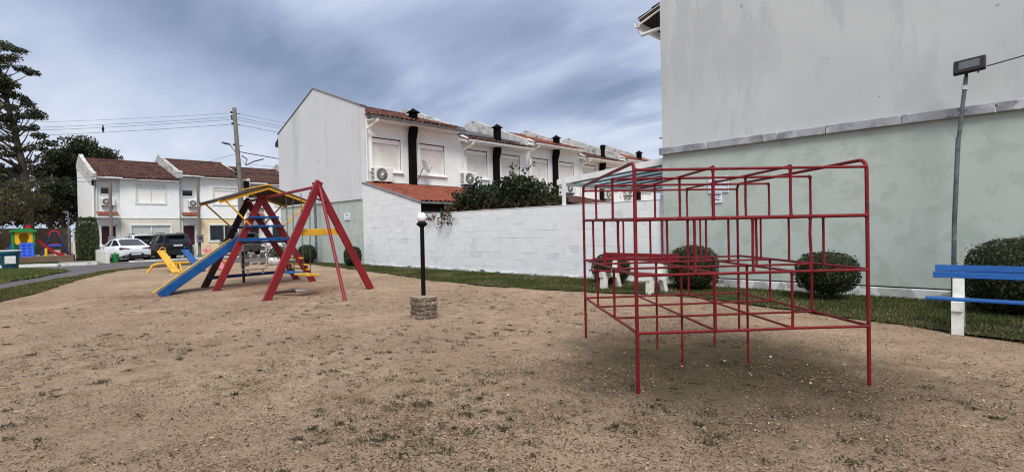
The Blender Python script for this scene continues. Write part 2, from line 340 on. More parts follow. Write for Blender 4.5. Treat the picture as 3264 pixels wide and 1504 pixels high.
def dirt_mat():
    m = bpy.data.materials.new('bare_playground_dirt'); m.use_nodes = True; nt = m.node_tree; N = nt.nodes.new; L = nt.links.new
    b = nt.nodes['Principled BSDF']; b.inputs['Roughness'].default_value = .95; b.inputs['Specular IOR Level'].default_value = .15
    g = N('ShaderNodeNewGeometry'); pos = g.outputs['Position']
    def nz(sc, det=5, ro=.6, st=(1, 1, 1)):
        mp = N('ShaderNodeMapping'); mp.inputs['Scale'].default_value = st; L(pos, mp.inputs[0])
        n = N('ShaderNodeTexNoise'); n.inputs['Scale'].default_value = sc; n.inputs['Detail'].default_value = det; n.inputs['Roughness'].default_value = ro
        L(mp.outputs[0], n.inputs['Vector']); return n.outputs['Fac']
    def rp(v, a, b_):
        r = N('ShaderNodeMapRange'); r.interpolation_type = 'SMOOTHSTEP'; r.inputs[1].default_value = a; r.inputs[2].default_value = b_; L(v, r.inputs[0]); return r.outputs[0]
    def mix(f, A, Bc, mode='MIX'):
        x = N('ShaderNodeMix'); x.data_type = 'RGBA'; x.blend_type = mode
        if isinstance(f, float): x.inputs[0].default_value = f
        else: L(f, x.inputs[0])
        for i, cc in ((6, A), (7, Bc)):
            if isinstance(cc, tuple): x.inputs[i].default_value = (*cc, 1)
            else: L(cc, x.inputs[i])
        return x.outputs[2]
    def mul(a, b_):
        n = N('ShaderNodeMath'); n.operation = 'MULTIPLY'
        for i, v in enumerate((a, b_)):
            if isinstance(v, float): n.inputs[i].default_value = v
            else: L(v, n.inputs[i])
        return n.outputs[0]
    cur = mix(rp(nz(.55), .36, .66), S(180, 155, 130), S(158, 134, 112))
    cur = mix(rp(nz(2.4, 6), .42, .7), cur, S(152, 128, 102))
    cur = mix(mul(rp(nz(9, 5), .54, .7), .7), cur, S(126, 105, 86))
    cur = mix(mul(rp(nz(26, 4), .56, .68), .75), cur, S(84, 69, 56))
    cur = mix(mul(rp(nz(70, 3), .55, .66), .55), cur, S(196, 172, 144))
    def blob(c, r0, r1, wob):
        d = N('ShaderNodeVectorMath'); d.operation = 'DISTANCE'; d.inputs[1].default_value = c; L(pos, d.inputs[0])
        a = N('ShaderNodeMath'); a.operation = 'ADD'; L(d.outputs['Value'], a.inputs[0]); L(mul(nz(1.7), wob), a.inputs[1])
        return rp(a.outputs[0], r1+wob*.5, r0+wob*.5)
    # trampled damp soil with moss inside the climbing frame, darkened to double as its contact shadow; reddish scuffed soil below swings and slide
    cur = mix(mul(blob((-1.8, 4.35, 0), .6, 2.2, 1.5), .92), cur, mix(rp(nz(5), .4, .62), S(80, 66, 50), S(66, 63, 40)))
    for c, r in (((-11.1, 4.7, 0), 1.5), ((-13.0, 2.4, 0), 1.0), ((-13.2, 4.6, 0), 1.4)):
        cur = mix(mul(blob(c, .2, r, .8), .7), cur, S(136, 100, 78))
    # sparse green film towards the left foreground
    cur = mix(mul(mul(rp(nz(.35, 3), .45, .65), rp(nz(6, 6), .46, .66)), .6), cur, S(96, 90, 62))
    L(cur, b.inputs['Base Color'])
    bp = N('ShaderNodeBump'); bp.inputs['Strength'].default_value = 1.0; bp.inputs['Distance'].default_value = .04
    ad = N('ShaderNodeMath'); ad.operation = 'ADD'; L(nz(14, 8, .68), ad.inputs[0]); L(mul(nz(60, 4, .7), .4), ad.inputs[1])
    L(ad.outputs[0], bp.inputs['Height']); L(bp.outputs[0], b.inputs['Normal'])
    return m
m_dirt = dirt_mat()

# ------------------------------------------------------------------ ground, lawns, road
def smooth01(t): t = np.clip(t, 0, 1); return t*t*(3-2*t)
def gz(x): return -.25*smooth01((-22-np.asarray(x, float))/10)
def gzf(x): return float(gz(x))
def inpoly(P, poly):
    x, y = P[:, 0], P[:, 1]; ins = np.zeros(len(P), bool); j = len(poly)-1
    for i in range(len(poly)):
        xi, yi = poly[i]; xj, yj = poly[j]
        c = ((yi > y) != (yj > y)) & (x < (xj-xi)*(y-yi)/(yj-yi+1e-12)+xi); ins ^= c; j = i
    return ins
def npmesh(name, V, Fidx, cols=None):
    """V (n,3); Fidx (m,k) all faces of k corners; cols (n,3) point colours"""
    me = bpy.data.meshes.new(name); n, (m, k) = len(V), Fidx.shape
    me.vertices.add(n); me.vertices.foreach_set('co', np.ascontiguousarray(V, np.float32).ravel())
    me.loops.add(m*k); me.loops.foreach_set('vertex_index', Fidx.astype(np.int32).ravel())
    me.polygons.add(m); me.polygons.foreach_set('loop_start', np.arange(0, m*k, k, dtype=np.int32))
    me.update(calc_edges=True)
    if cols is not None:
        a = me.color_attributes.new('Col', 'FLOAT_COLOR', 'POINT')
        a.data.foreach_set('color', np.c_[cols, np.ones(n)].astype(np.float32).ravel())
    return me
def jcol(base, n, dv=.2, dh=.06):
    base = np.array(base); c = base[None, :]*(1+rng.normal(0, dv, (n, 1))); c *= 1+rng.normal(0, dh, (n, 3)); return np.clip(c, .003, 1)
def leaf_mesh(name, P, size, cols, aspect=.55, flat=0.0, nrm=None):
    n = len(P); t = rng.normal(size=(n, 3)); t /= np.linalg.norm(t, axis=1)[:, None]
    if nrm is not None:
        t = t - nrm*(t*nrm).sum(1)[:, None]*.75; t /= np.linalg.norm(t, axis=1)[:, None]
    if flat: t[:, 2] *= (1-flat); t /= np.linalg.norm(t, axis=1)[:, None]
    b = np.cross(t, rng.normal(size=(n, 3))); 
    if nrm is not None: b = np.cross(t, nrm+rng.normal(0, .45, (n, 3)))
    b /= np.linalg.norm(b, axis=1)[:, None]+1e-9
    s = np.asarray(size)[:, None]
    V = np.stack([P-t*s*.5, P+b*s*aspect*.5, P+t*s*.5, P-b*s*aspect*.5], 1).reshape(-1, 3)
    F = np.arange(n*4).reshape(n, 4); return npmesh(name, V, F, np.repeat(cols, 4, 0))
def blade_mesh(name, P, h, w, cols, lean=.6):
    n = len(P); a = rng.uniform(0, 2*PI, n); d = np.c_[np.cos(a), np.sin(a), np.zeros(n)]
    a2 = rng.uniform(0, 2*PI, n); l = np.c_[np.cos(a2), np.sin(a2), np.zeros(n)]*rng.uniform(0, lean, (n, 1))
    tip = P+np.c_[np.zeros(n), np.zeros(n), h]+l*h[:, None]
    V = np.stack([P-d*w[:, None]*.5, P+d*w[:, None]*.5, tip], 1).reshape(-1, 3)
    return npmesh(name, V, np.arange(n*3).reshape(n, 3), np.repeat(cols, 3, 0))

LAWN = [(-24.5, 9.98), (-23.2, 8.8), (-20.8, 9.3), (-16.5, 8.75), (-12.5, 8.2), (-10.2, 7.75), (-8.5, 7.62), (-7.2, 7.7), (-5.9, 7.92), (-5.0, 8.2), (-4.2, 8.36), (-3.4, 8.28), (-2.76, 8.05), (-2.0, 7.78), (-1.2, 7.5), (-.44, 7.2), (.3, 7.05), (2, 6.9), (5, 7.0), (9, 7.2), (9, 9.98)]
ROAD = [(-17.37, .32), (-19.2, 1.08), (-20.7, 1.72), (-22.6, 2.67), (-26.4, 4.0), (-28.6, 5.2), (-30.2, 6.6), (-30.6, 8.05), (-29.0, 10.5), (-28.2, 14), (-28.0, 30), (-28, 70), (-38, 70), (-38, 30), (-37.8, 10), (-37.7, 6.2), (-37.2, 4.6), (-37.45, 3.1), (-38.2, 1.9), (-38.6, .7), (-39.5, -8), (-40, -25), (-15, -25), (-13.5, -6), (-14.8, -1.5)]
ISLAND = [(-20.4, .38), (-22.1, 1.28), (-25.0, 1.95), (-28.6, 2.55), (-30.6, 2.72), (-31.7, 2.7), (-33.4, 2.35), (-34.6, 1.9), (-36.0, .7), (-36.6, -2), (-36.5, -18), (-18.0, -18), (-17.4, -4), (-18.6, -1)]
FRINGE = [(-14.3, .25), (-16.0, .95), (-19.6, 1.95), (-23.4, 3.3), (-26.3, 4.35), (-28.4, 5.6), (-29.9, 7.0), (-30.6, 8.05), (-30.2, 6.6), (-28.6, 5.2), (-26.4, 4.0), (-22.6, 2.67), (-20.7, 1.72), (-19.2, 1.08), (-17.37, .32), (-14.8, -1.5), (-13.5, -6), (-10.5, -6), (-12.4, -1.2)]
def make_ground():
    xs = np.concatenate([np.linspace(-420, -60, 20), np.linspace(-58, -15, 60), np.arange(-14.9, 5, .11), np.linspace(5.2, 40, 20), np.linspace(50, 300, 10)])
    ys = np.concatenate([np.linspace(-300, -12, 16), np.linspace(-10, -1.2, 14), np.arange(-1.1, 9.9, .11), np.linspace(10.05, 16, 10), np.linspace(18, 400, 24)])
    nx, ny = len(xs), len(ys); X, Y = np.meshgrid(xs, ys, indexing='ij'); Z = gz(X)
    near = (X > -15) & (X < 5) & (Y > -1.2) & (Y < 9.9)
    for i, j in zip(*np.nonzero(near)):
        x, y = X[i, j], Y[i, j]; e = min(1, (x+15)/1.5, (5-x), (y+1.2), (9.9-y))
        h = noise.noise(Vector((x*.9, y*.9, 0)))*.018+noise.noise(Vector((x*4, y*4, 3)))*.011+noise.noise(Vector((x*10, y*10, 7)))*.007
        for cx, cy, r, d in ((-10.5, 4.68, .6, .05), (-11.25, 4.68, .6, .05), (-13.0, 2.5, .55, .05)):
            q = ((x-cx)/r)**2+((y-cy)/(r*.7))**2
            if q < 4: h -= d*math.exp(-q)
        Z[i, j] += max(0, e)*h
    V = np.c_[X.ravel(), Y.ravel(), Z.ravel()]; idx = np.arange(nx*ny).reshape(nx, ny)
    F = np.stack([idx[:-1, :-1], idx[1:, :-1], idx[1:, 1:], idx[:-1, 1:]], -1).reshape(-1, 4)
    me = npmesh('ground', V, F)
    for p in me.polygons: p.use_smooth = True
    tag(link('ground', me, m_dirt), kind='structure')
make_ground()
def refine(poly, step):
    out = []
    for i in range(len(poly)):
        a, b = np.array(poly[i]), np.array(poly[(i+1) % len(poly)]); n = max(1, int(np.linalg.norm(b-a)/step))
        out += [tuple(a+(b-a)*k/n) for k in range(n)]
    return out
def sheet(name, poly, dz, mat, rag=0, step=.8, kind='structure'):
    pts = refine(poly, step); bm = bmesh.new(); vs_ = []
    for x, y in pts:
        if rag: x += noise.noise(Vector((x*1.7, y*1.7, 5)))*rag; y += noise.noise(Vector((x*1.7, y*1.7, 9)))*rag
        vs_.append(bm.verts.new((x, y, 0)))
    f = bm.faces.new(vs_); bmesh.ops.triangulate(bm, faces=[f])
    # cut along X so the sheet follows the fall of the ground
    for xc in np.arange(-36, -20, 1.0):
        bmesh.ops.bisect_plane(bm, geom=bm.verts[:]+bm.edges[:]+bm.faces[:], plane_co=(xc, 0, 0), plane_no=(1, 0, 0))
    for v in bm.verts: v.co.z = gzf(v.co.x)+dz
    bmesh.ops.recalc_face_normals(bm, faces=bm.faces)
    if sum(f.normal.z*f.calc_area() for f in bm.faces) < 0: bmesh.ops.reverse_faces(bm, faces=bm.faces)
    me = bpy.data.meshes.new(name); bm.to_mesh(me); bm.free()
    return tag(link(name, me, mat), kind=kind)
sheet('road', ROAD, .012, m_asphalt)
sheet('lawn', LAWN, .022, m_lawn, .12, .35)
sheet('lawn', ISLAND, .05, m_lawn, .05)
sheet('lawn', FRINGE, .02, m_lawn, .12, .5)
sheet('pavement', [(-38.35, 1.9), (-37.45, 4.6), (-37.95, 6.2), (-38.05, 10), (-38.3, 70), (-47.1, 70), (-47.1, 3.6), (-42, 3.4)], .02, m_paving)
sheet('lawn', [(-38.9, -20), (-38.75, .7), (-38.4, 1.85), (-41.9, 3.3), (-43.6, 3.5), (-43.6, -20)], .045, m_lawn)
# painted kerb between street and far lawn: real step with a low slab
kl = [(-38.9, -10), (-38.6, .7), (-38.2, 1.9), (-37.35, 3.1), (-37.1, 4.6)]
mb = MB()
for a, b in zip(kl[:-1], kl[1:]): mb.beam((*a, gzf(a[0])+.07), (*b, gzf(b[0])+.07), .5, .16)
tag(mb.build('kerb', m_kerb), kind='structure')
mb = MB()
for a, b in (((-37.85, 6.2), (-37.95, 10)), ((-37.95, 10), (-38.15, 30))): mb.beam((*a, -.2), (*b, -.2), .16, .12)
tag(mb.build('kerb', m_kerb), kind='structure')
# raised sandpit with board edge behind the far lawn
tag(sheet('sandpit', [(-44.0, -6), (-44.0, 4.2), (-55.5, 4.9), (-55.5, -6)], .33, m_sand), kind='structure')
mb = MB(); mb.beam((-43.95, -6, -.03), (-43.95, 4.25, -.03), .1, .42); mb.beam((-43.95, 4.25, -.03), (-47, 4.6, -.03), .1, .42)
tag(mb.build('sandpit_edge', m_planks), kind='structure')

def scatter(poly, n):
    p = np.array(poly); lo, hi = p.min(0), p.max(0); out = []
    while sum(map(len, out)) < n:
        q = rng.uniform(lo, hi, (n*2, 2)); out.append(q[inpoly(q, poly)])
    return np.concatenate(out)[:n]
def vnoise(P, sc, z=0): return np.array([noise.noise(Vector((x*sc, y*sc, z))) for x, y in P])
def grass_stuff(label, poly, n, h, w, base, dens=None, dz=0, rag=.14):
    P = scatter(poly, n); P = P+rng.normal(0, rag*.5, P.shape)
    P = P[P[:, 1] < 9.97]
    v = vnoise(P, 1.1, 2); keep = rng.uniform(0, 1, len(P)) < np.clip(.75+v*1.1, .12, 1); P = P[keep]; v = v[keep]
    m = len(P); c = jcol(base, m, .28, .07); dry = (rng.uniform(0, 1, m) < np.clip(.10-v*.5, .02, .5))
    c[dry] = jcol(S(142, 122, 84), int(dry.sum()), .2, .05)
    P3 = np.c_[P, gz(P[:, 0])+dz]
    me = blade_mesh('grass', P3, rng.uniform(.5, 1.3, m)*h, rng.uniform(.7, 1.4, m)*w, c)
    return tag(link('grass', me, m_leaf), label, 'grass', kind='stuff')
grass_stuff('short worn green grass along the foot of the walls', [p for p in LAWN], 170000, .036, .014, S(74, 82, 42), dz=.02)
grass_stuff('short green grass on the wedge between path and street', [(-19.2, .1), (-22.1, 1.28), (-28.6, 2.55), (-31.7, 2.7), (-34.6, 1.9), (-36.0, .7), (-36.2, -2), (-19.5, -2)], 40000, .07, .035, S(84, 98, 46), dz=.045)
grass_stuff('thin grass fringe between sandy ground and path', FRINGE[:15]+[(-15.0, -1)], 22000, .05, .022, S(88, 90, 50), dz=.018)
grass_stuff('strip of grass beyond the white kerb', [(-38.75, -3), (-38.6, .7), (-38.4, 1.85), (-41.9, 3.3), (-43.6, 3.5), (-43.6, -3)], 9000, .08, .05, S(70, 82, 44), dz=.045)

def make_litter():
    # dry litter and crumbs on the bare dirt, density falling with distance
    n = 330000; r = 2.3*np.exp(rng.uniform(0, 1, n)**.9*math.log(15/2.3)); a = R(-44.06)+rng.uniform(-R(50), R(50), n)
    P = np.c_[np.sin(a)*r, np.cos(a)*r]; ok = ~inpoly(P, LAWN) & (P[:, 0] > -14.5) & (P[:, 1] > -1); P = P[ok]; r = r[ok]
    v = vnoise(P, .8, 4)+.5*vnoise(P, 3.1, 6); keep = rng.uniform(0, 1, len(P)) < np.clip(.62+v, .1, 1); P = P[keep]; r = r[keep]
    m = len(P); k = rng.uniform(0, 1, m); gq = np.exp(-(((P[:, 0]+1.9)/1.5)**2+((P[:, 1]-4.45)/1.4)**2)); c = jcol(S(152, 129, 107), m, .12, .04)*(1-.62*gq[:, None])  # crumb colour darkened along with the ground patch inside the climbing frame
    d = k < .52; c[d] = jcol(S(66, 50, 39), int(d.sum()), .3, .06)
    d = k > .96; c[d] = jcol(S(180, 156, 130), int(d.sum()), .1, .03)
    L_ = rng.gamma(2.2, .0026, m)+.004+.0004*r; Z = rng.uniform(.003, .012, m)
    t = rng.normal(size=(m, 3)); t[:, 2] *= .25; t /= np.linalg.norm(t, axis=1)[:, None]
    up = np.array([0, 0, 1.])+rng.normal(0, .45, (m, 3)); b = np.cross(t, up); b /= np.linalg.norm(b, axis=1)[:, None]
    C = np.c_[P, Z]; hl = (L_*.6)[:, None]; hw = (L_*np.where(k < .52, rng.uniform(.1, .26, m), rng.uniform(.15, .45, m)))[:, None]
    V = np.stack([C-t*hl, C+b*hw, C+t*hl, C-b*hw], 1).reshape(-1, 3)
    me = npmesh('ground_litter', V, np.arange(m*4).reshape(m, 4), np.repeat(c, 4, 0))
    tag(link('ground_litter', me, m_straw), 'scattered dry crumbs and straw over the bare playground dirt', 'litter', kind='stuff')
    # green tufts
    T = []
    nt_ = 3800; r = 2.4*np.exp(rng.uniform(0, 1, nt_)**.8*math.log(13/2.4)); a = R(-44.06)+rng.uniform(-R(47), R(47), nt_)
    P = np.c_[np.sin(a)*r, np.cos(a)*r]; v = vnoise(P, .55, 12)
    left = (P[:, 0]*.718+P[:, 1]*.695) < 0
    keep = (rng.uniform(0, 1, nt_) < np.clip(.16+v*1.3+left*.3, 0, 1)) & ~inpoly(P, LAWN) & (P[:, 0] > -12); P = P[keep]
    Q = np.c_[rng.normal(-2.0, .8, 90), rng.normal(4.4, .75, 90)]; P = np.r_[P, Q]
    for x, y in P:
        k = int(rng.gamma(1.6, 8))+3; rad = rng.uniform(.01, .045); T.append(np.c_[rng.normal(x, rad, k), rng.normal(y, rad*.7, k), np.full(k, .008)])
    T = np.concatenate(T); m = len(T)
    c = jcol(S(62, 64, 38), m, .3, .08)
    me = blade_mesh('weed_tufts', T, rng.uniform(.005, .014, m), rng.uniform(.008, .016, m), c, 2.6)
    tag(link('weed_tufts', me, m_leaf), 'small dark green weed tufts sprouting from the bare dirt', 'weeds', kind='stuff')
    # fallen leaves under the climbing frame
    Q = np.c_[rng.normal(-1.8, 1.0, 60), rng.normal(4.5, .9, 60), rng.uniform(.012, .025, 60)]
    me = leaf_mesh('fallen_leaves', Q, rng.uniform(.015, .035, 60), jcol(S(160, 142, 112), 60, .22, .05), .7, .85)
    tag(link('fallen_leaves', me, m_straw), 'pale fallen leaves lying under the red climbing frame', 'leaves', kind='stuff')
make_litter()

# ------------------------------------------------------------------ building helpers
def wall_sheet(mb, plane, p0, p1, u0, u1, z0, z1, holes):
    """wall slab between p0 and p1 along axis `plane`, u the horizontal axis, holes [(ua,ub,za,zb)]"""
    us = sorted({u0, u1, *[h for q in holes for h in q[:2]]}); zs = sorted({z0, z1, *[h for q in holes for h in q[2:]]})
    us = [u for u in us if u0 <= u <= u1]; zs = [z for z in zs if z0 <= z <= z1]
    def solid(i, j):
        if not (0 <= i < len(us)-1 and 0 <= j < len(zs)-1): return False
        cu, cz = (us[i]+us[i+1])/2, (zs[j]+zs[j+1])/2
        return not any(a < cu < b and c < cz < d for a, b, c, d in holes)
    P = (lambda t, u, z: (t, u, z)) if plane == 'x' else (lambda t, u, z: (u, t, z))
    for i in range(len(us)-1):
        for j in range(len(zs)-1):
            if not solid(i, j): continue
            a, b, c, d = us[i], us[i+1], zs[j], zs[j+1]
            for t in (p0, p1): mb.add([P(t, a, c), P(t, b, c), P(t, b, d), P(t, a, d)], [(0, 1, 2, 3)])
            for ok, q in ((solid(i-1, j), [(a, c), (a, d)]), (solid(i+1, j), [(b, c), (b, d)]), (solid(i, j-1), [(a, c), (b, c)]), (solid(i, j+1), [(a, d), (b, d)])):
                if not ok: mb.add([P(p0, *q[0]), P(p0, *q[1]), P(p1, *q[1]), P(p1, *q[0])], [(0, 1, 2, 3)])
def tile_verts(w=.21, l=.42, h=.055, n=5):
    V, F = [], []
    for k, (x, s) in enumerate(((0, .92), (l, 1.0))):
        for i in range(n):
            t = i/(n-1); V.append((x, (t-.5)*w*s, h*math.sin(PI*t)*s+(.012 if k else 0)))
    for i in range(n): V.append((l, (i/(n-1)-.5)*w*.9, h*math.sin(PI*i/(n-1))-.018))
    for i in range(n-1): F += [(i, i+1, n+i+1, n+i), (n+i, n+i+1, 2*n+i+1, 2*n+i)]
    return np.array(V), np.array(F)
TV, TF = tile_verts()
TILE = npmesh('tile', TV, TF)
for p_ in TILE.polygons: p_.use_smooth = True
TILE.materials.append(m_tile)
def tile_spots(xr, zr, xe, ze, y0, y1, w=.215, ex=.36):
    L_ = math.hypot(xe-xr, ze-zr); th = math.atan2(zr-ze, xe-xr); nr = int(L_/ex)+1; nc = int(round((y1-y0)/w)); w = (y1-y0)/nc
    out = []
    for r in range(nr):
        d = L_-.42-r*ex
        if d < -.2: break
        for c in range(nc): out.append((xr+d*math.cos(th), y0+(c+.5)*w, zr-d*math.sin(th), th))
    return out
def tiles_joined(name, parent, spots, mat, jit=.008, mir=1):
    V, F = [], []
    for k, (x, y, z, th) in enumerate(spots):
        c, s = math.cos(th), math.sin(th); p = TV.copy(); p[:, 1] *= rng.uniform(.96, 1.04)
        q = np.c_[mir*(p[:, 0]*c+p[:, 2]*s), p[:, 1], -p[:, 0]*s+p[:, 2]*c]+np.array([x, y+rng.normal(0, jit), z+rng.normal(.015, jit*.7)])
        V.append(q); F.append(TF+k*len(TV))
    V = np.concatenate(V); loc = W[parent.name].translation; V = V-np.array(loc)
    return tag(link(name, npmesh(name, V, np.concatenate(F)), mat, parent), kind='stuff')
def shutter_window(parent, plane_x, ya, yb, za, zb, out=1, box=.2, slats=26):
    """roller shutter window on a wall whose outer face is x = plane_x, facing +x"""
    x = plane_x
    mb = MB()
    for a, b, c, d in ((ya-.1, ya, za-.08, zb+.1), (yb, yb+.1, za-.08, zb+.1), (ya, yb, zb, zb+.1)): mb.box(x-.05, x+.03, a, b, c, d, .006)
    w = mb.build('window', m_plaster, parent)
    s = MB(); h = (zb-box-.015-za)/slats
    for i in range(slats):
        z0 = za+i*h; s.box(x-.12, x-.085, ya+.05, yb-.05, z0+.004, z0+h-.003, .006)
    s.box(x-.14, x-.11, ya+.02, yb-.02, za, zb-box); s.build('shutter', m_shut, w)
    B(x-.12, x-.02, ya+.012, yb-.012, zb-box, zb-.035, .008).build('shutter_box', m_shut, w)
    B(x-.12, x-.03, ya, yb, zb-.035, zb).build('head_gap', m_black, w)
    g = MB()
    for a, b in ((ya, ya+.05), (yb-.05, yb)): g.box(x-.12, x-.03, a, b, za, zb-box-.004)
    g.build('guide_rail', m_shut, w)
    B(x-.1, x+.09, ya-.12, yb+.12, za-.13, za-.08, .01).build('sill', m_plaster, w)
    return w
def ac_unit(label, loc, rz, group='air conditioner units on house walls'):
    t = thing('air_conditioner', label, 'air conditioner', loc, rz, group)
    B(-.4, .4, -.3, 0, .05, .6, .02).build('casing', m_acw, t, True)
    mb = MB(); mb.lathe([(.225, 0), (.235, .012), (.22, .02)], 20); mb.v = [(p[0]-.1, -.3-p[2], p[1]+.325) for p in mb.v]
    g = mb.build('fan_ring', m_grille, t, True, True)
    mb = MB()
    for k in range(16):
        a = PI*2*k/16; mb.tube([(-.1+.05*math.cos(a), -.326, .325+.05*math.sin(a)), (-.1+.21*math.cos(a), -.326, .325+.21*math.sin(a))], .005, 4)
    mb.build('fan_grille', m_acw, g, True)
    mb = MB(); mb.lathe([(.05, 0), (.05, .016)], 12); mb.v = [(p[0]-.1, -.32-p[2], p[1]+.325) for p in mb.v]; mb.build('fan_hub', m_acw, g, True)
    mb = MB()
    for k in range(9): mb.box(-.405, -.4, -.25, -.05, .12+k*.05, .14+k*.05)
    mb.build('side_louvre', m_trim, t, True)
    for x in (-.28, .28):
        mb = MB(); mb.box(x-.02, x+.02, -.32, .02, .01, .05); mb.beam((x, -.25, .03), (x, .02, -.2), .025, .02); mb.build('bracket', m_black, t, True)
    mb = MB(); mb.tube([(.3, -.05, .2), (.46, .0, .15), (.5, .01, -.1)], .018, 6); mb.build('hose', m_pvc, t, True)
    return t

# ------------------------------------------------------------------ white row houses behind the garden wall (row A)
AX, AL, RIDGE = -17.45, -25.03, -21.25
A_Y = [10.0, 14.72, 19.1, 23.42, 27.55, 31.9]
A_E = [5.5, 5.15, 5.47, 5.12, 5.38]
A_LAB = ['end row house with tall blank grey gable and clay tile roof', 'second row house from the grey gable, dark panel on its roof', 'third row house from the grey gable, clean orange roof', 'fourth row house from the grey gable, grey dirty parapet and round flue', 'farthest row house of the white row, beyond the glazed canopy']
def row_house(k):
    y0, y1, ze = A_Y[k], A_Y[k+1], A_E[k]; zr = ze+1.38
    t = thing('row_house', A_LAB[k], 'house', ((AX+AL)/2, (y0+y1)/2, 0), 0, 'white row houses along the back yards')
    ys = y0+.22 if k == 0 else y0
    wins = [(y0+.47, y0+1.75, 3.66, 4.87), (y0+2.66, y0+3.95, 3.64, 4.86)]
    mb = MB(); wall_sheet(mb, 'x', AX, AX-.2, ys, y1, -.1, ze+.28, wins)
    mb.build('rear_wall', m_plaster, t); MB().box(AL, AL+.2, ys, y1, -.1, ze+.25).build('front_wall', m_plaster, t)
    for w in wins: shutter_window(t, AX, *w)
    xe = -16.85; zl = ze+.06
    # roof boards, then clay tiles
    mb = MB(); mb.prism([(RIDGE, zr-.05), (xe, zl-.05), (xe, zl), (RIDGE, zr+.0), (AL-.45, ze-.02), (AL-.45, ze-.08)], 'y', y0+(.2 if k == 0 else .1), y1-.1)
    roof = mb.build('roof', m_tile_far, t)
    sp = tile_spots(RIDGE, zr+.02, xe-.0, zl+.02, y0+.24, y1-.14)
    mt = m_tile_new if k in (2, 4) else m_tile
    if k == 0:
        loc = W[t.name].translation
        for i, (x, y, z, th) in enumerate(sp):
            if i >= 298: break
            o = link('tile', TILE, None, roof, (x-loc.x, y-loc.y+random.gauss(0, .006), z-loc.z+random.gauss(.012, .006)))
            o.rotation_euler = (random.gauss(0, .02), th+random.gauss(0, .015), random.gauss(0, .02))
        if len(sp) > 298: tiles_joined('upper_tiles', roof, sp[298:], m_tile)
    else: tiles_joined('roof_tiles', roof, sp, m_tile_new if k in (2, 4) else m_tile_far)
    mb = MB(); mb.tube([(RIDGE, y0+.1, zr+.05), (RIDGE, y1-.1, zr+.05)], .1, 8); mb.build('ridge_tiles', m_tile_far, roof)
    # party parapet at the far side, with a bent shoulder
    p = [(AX+.12, ze+.0), (AX+.12, 5.72), (AX-.2, 5.86), (RIDGE+.25, 7.2), (RIDGE-.1, 7.26), (RIDGE-.5, 7.12), (AL, 5.8), (AL, ze-.1)]
    MB().prism(p, 'y', y1-.13, y1+.1).build('parapet', m_parapet, t)
    if k: MB().prism([(AX, ze+.02), (AX+.5, ze-.08), (AX+.52, ze+.08), (AX+.1, ze+.3), (AX, ze+.32)], 'y', y0+.1, y0+.24).build('eave_return', m_plaster, t)
    # gutter, downpipe
    gm = m_gutter if k < 1 else m_pvc
    mb = MB(); pr = [(0, 0), (.02, -.07), (.1, -.08), (.13, 0), (.12, .005), (.095, -.06), (.03, -.055), (.012, .0)]
    mb.prism([(xe-.02+a, ze+.03+b) for a, b in pr], 'y', y0+.12, y1-.08); mb.build('gutter', gm, t)
    MB().box(AX+.0, xe, y0+.25, y1-.14, ze-.06, ze-.035).build('soffit', m_plaster, t)
    mb = MB(); yd = y0+.3
    mb.tube([(xe+.04, yd+.05, ze-.03), (xe+.04, yd+.04, ze-.13), (xe-.04, yd, ze-.2), (AX+.12, yd-.06, ze-.36), (AX+.06, yd-.08, ze-.46), (AX+.06, yd-.08, 3.15)], .045, 8); mb.build('downpipe', m_pvc, t, smooth=True)
    # kitchen flue
    yf = y0+2.25; zt = 6.02 if k != 3 else 6.12
    mb = MB()
    fx = AX+.2; zt = 5.98 if k != 3 else 5.45
    mb.prism([(AX, 2.2), (AX+.2, 2.2), (AX+.2, ze-.6), (fx+.12, ze-.25), (fx+.12, zt), (fx-.12, zt), (fx-.12, ze-.15), (AX, ze-.4)], 'y', yf-.135, yf+.135)
    if k == 3: mb.tube([(fx, yf, 5.3), (fx, yf, 5.85)], .12, 12); mb.tube([(fx, yf, 5.85), (fx, yf, 6.1)], .155, 12)
    fl = mb.build('flue', m_black, t)
    if k != 3:
        mb = MB(); c = (fx, yf); z0 = 6.0
        mb.add([(c[0]-.21, c[1]-.22, z0), (c[0]+.21, c[1]-.22, z0), (c[0]+.21, c[1]+.22, z0), (c[0]-.21, c[1]+.22, z0), (c[0], c[1], z0+.19)], [(3, 2, 1, 0), (0, 1, 4), (1, 2, 4), (2, 3, 4), (3, 0, 4)])
        for a in (-.1, .1):
            for b in (-.1, .1): mb.box(c[0]+a-.012, c[0]+a+.012, c[1]+b-.012, c[1]+b+.012, 5.9, z0)
        mb.build('flue_cap', m_black, fl)
    return t
HA = [row_house(k) for k in range(5)]
# gable end of the first house
t = HA[0]
def rake(x): return 5.98+(7.38-5.98)*(1-abs(x-RIDGE)/(RIDGE-AL if x < RIDGE else AX-RIDGE))
MB().prism([(AL, 2.66), (AX, 2.66), (AX, rake(AX)), (RIDGE, rake(RIDGE)), (AL, rake(AL))], 'y', 10.0, 10.2).build('gable_wall', m_gable, t)
MB().box(AL, AX, 9.98, 10.2, 2.49, 2.657).build('gable_belt', m_gable, t)
MB().box(AL, AX, 10.03, 10.2, -.1, 2.485).build('green_dado', m_green, t)
mb = MB()
for a, b in ((RIDGE, AX+.05), (RIDGE, AL-.05)):
    mb.beam((a, 10.1, rake(RIDGE)+.012), (b, 10.1, rake(AX if b > RIDGE else AL)+.012), .26, .035)
mb.build('gable_coping', m_gutter, t)
MB().prism([(AL, 5.35), (AL-.5, 5.45), (AL-.55, 5.62), (AL, 5.95)], 'y', 10.06, 14.6).build('front_eave', m_brown, t)
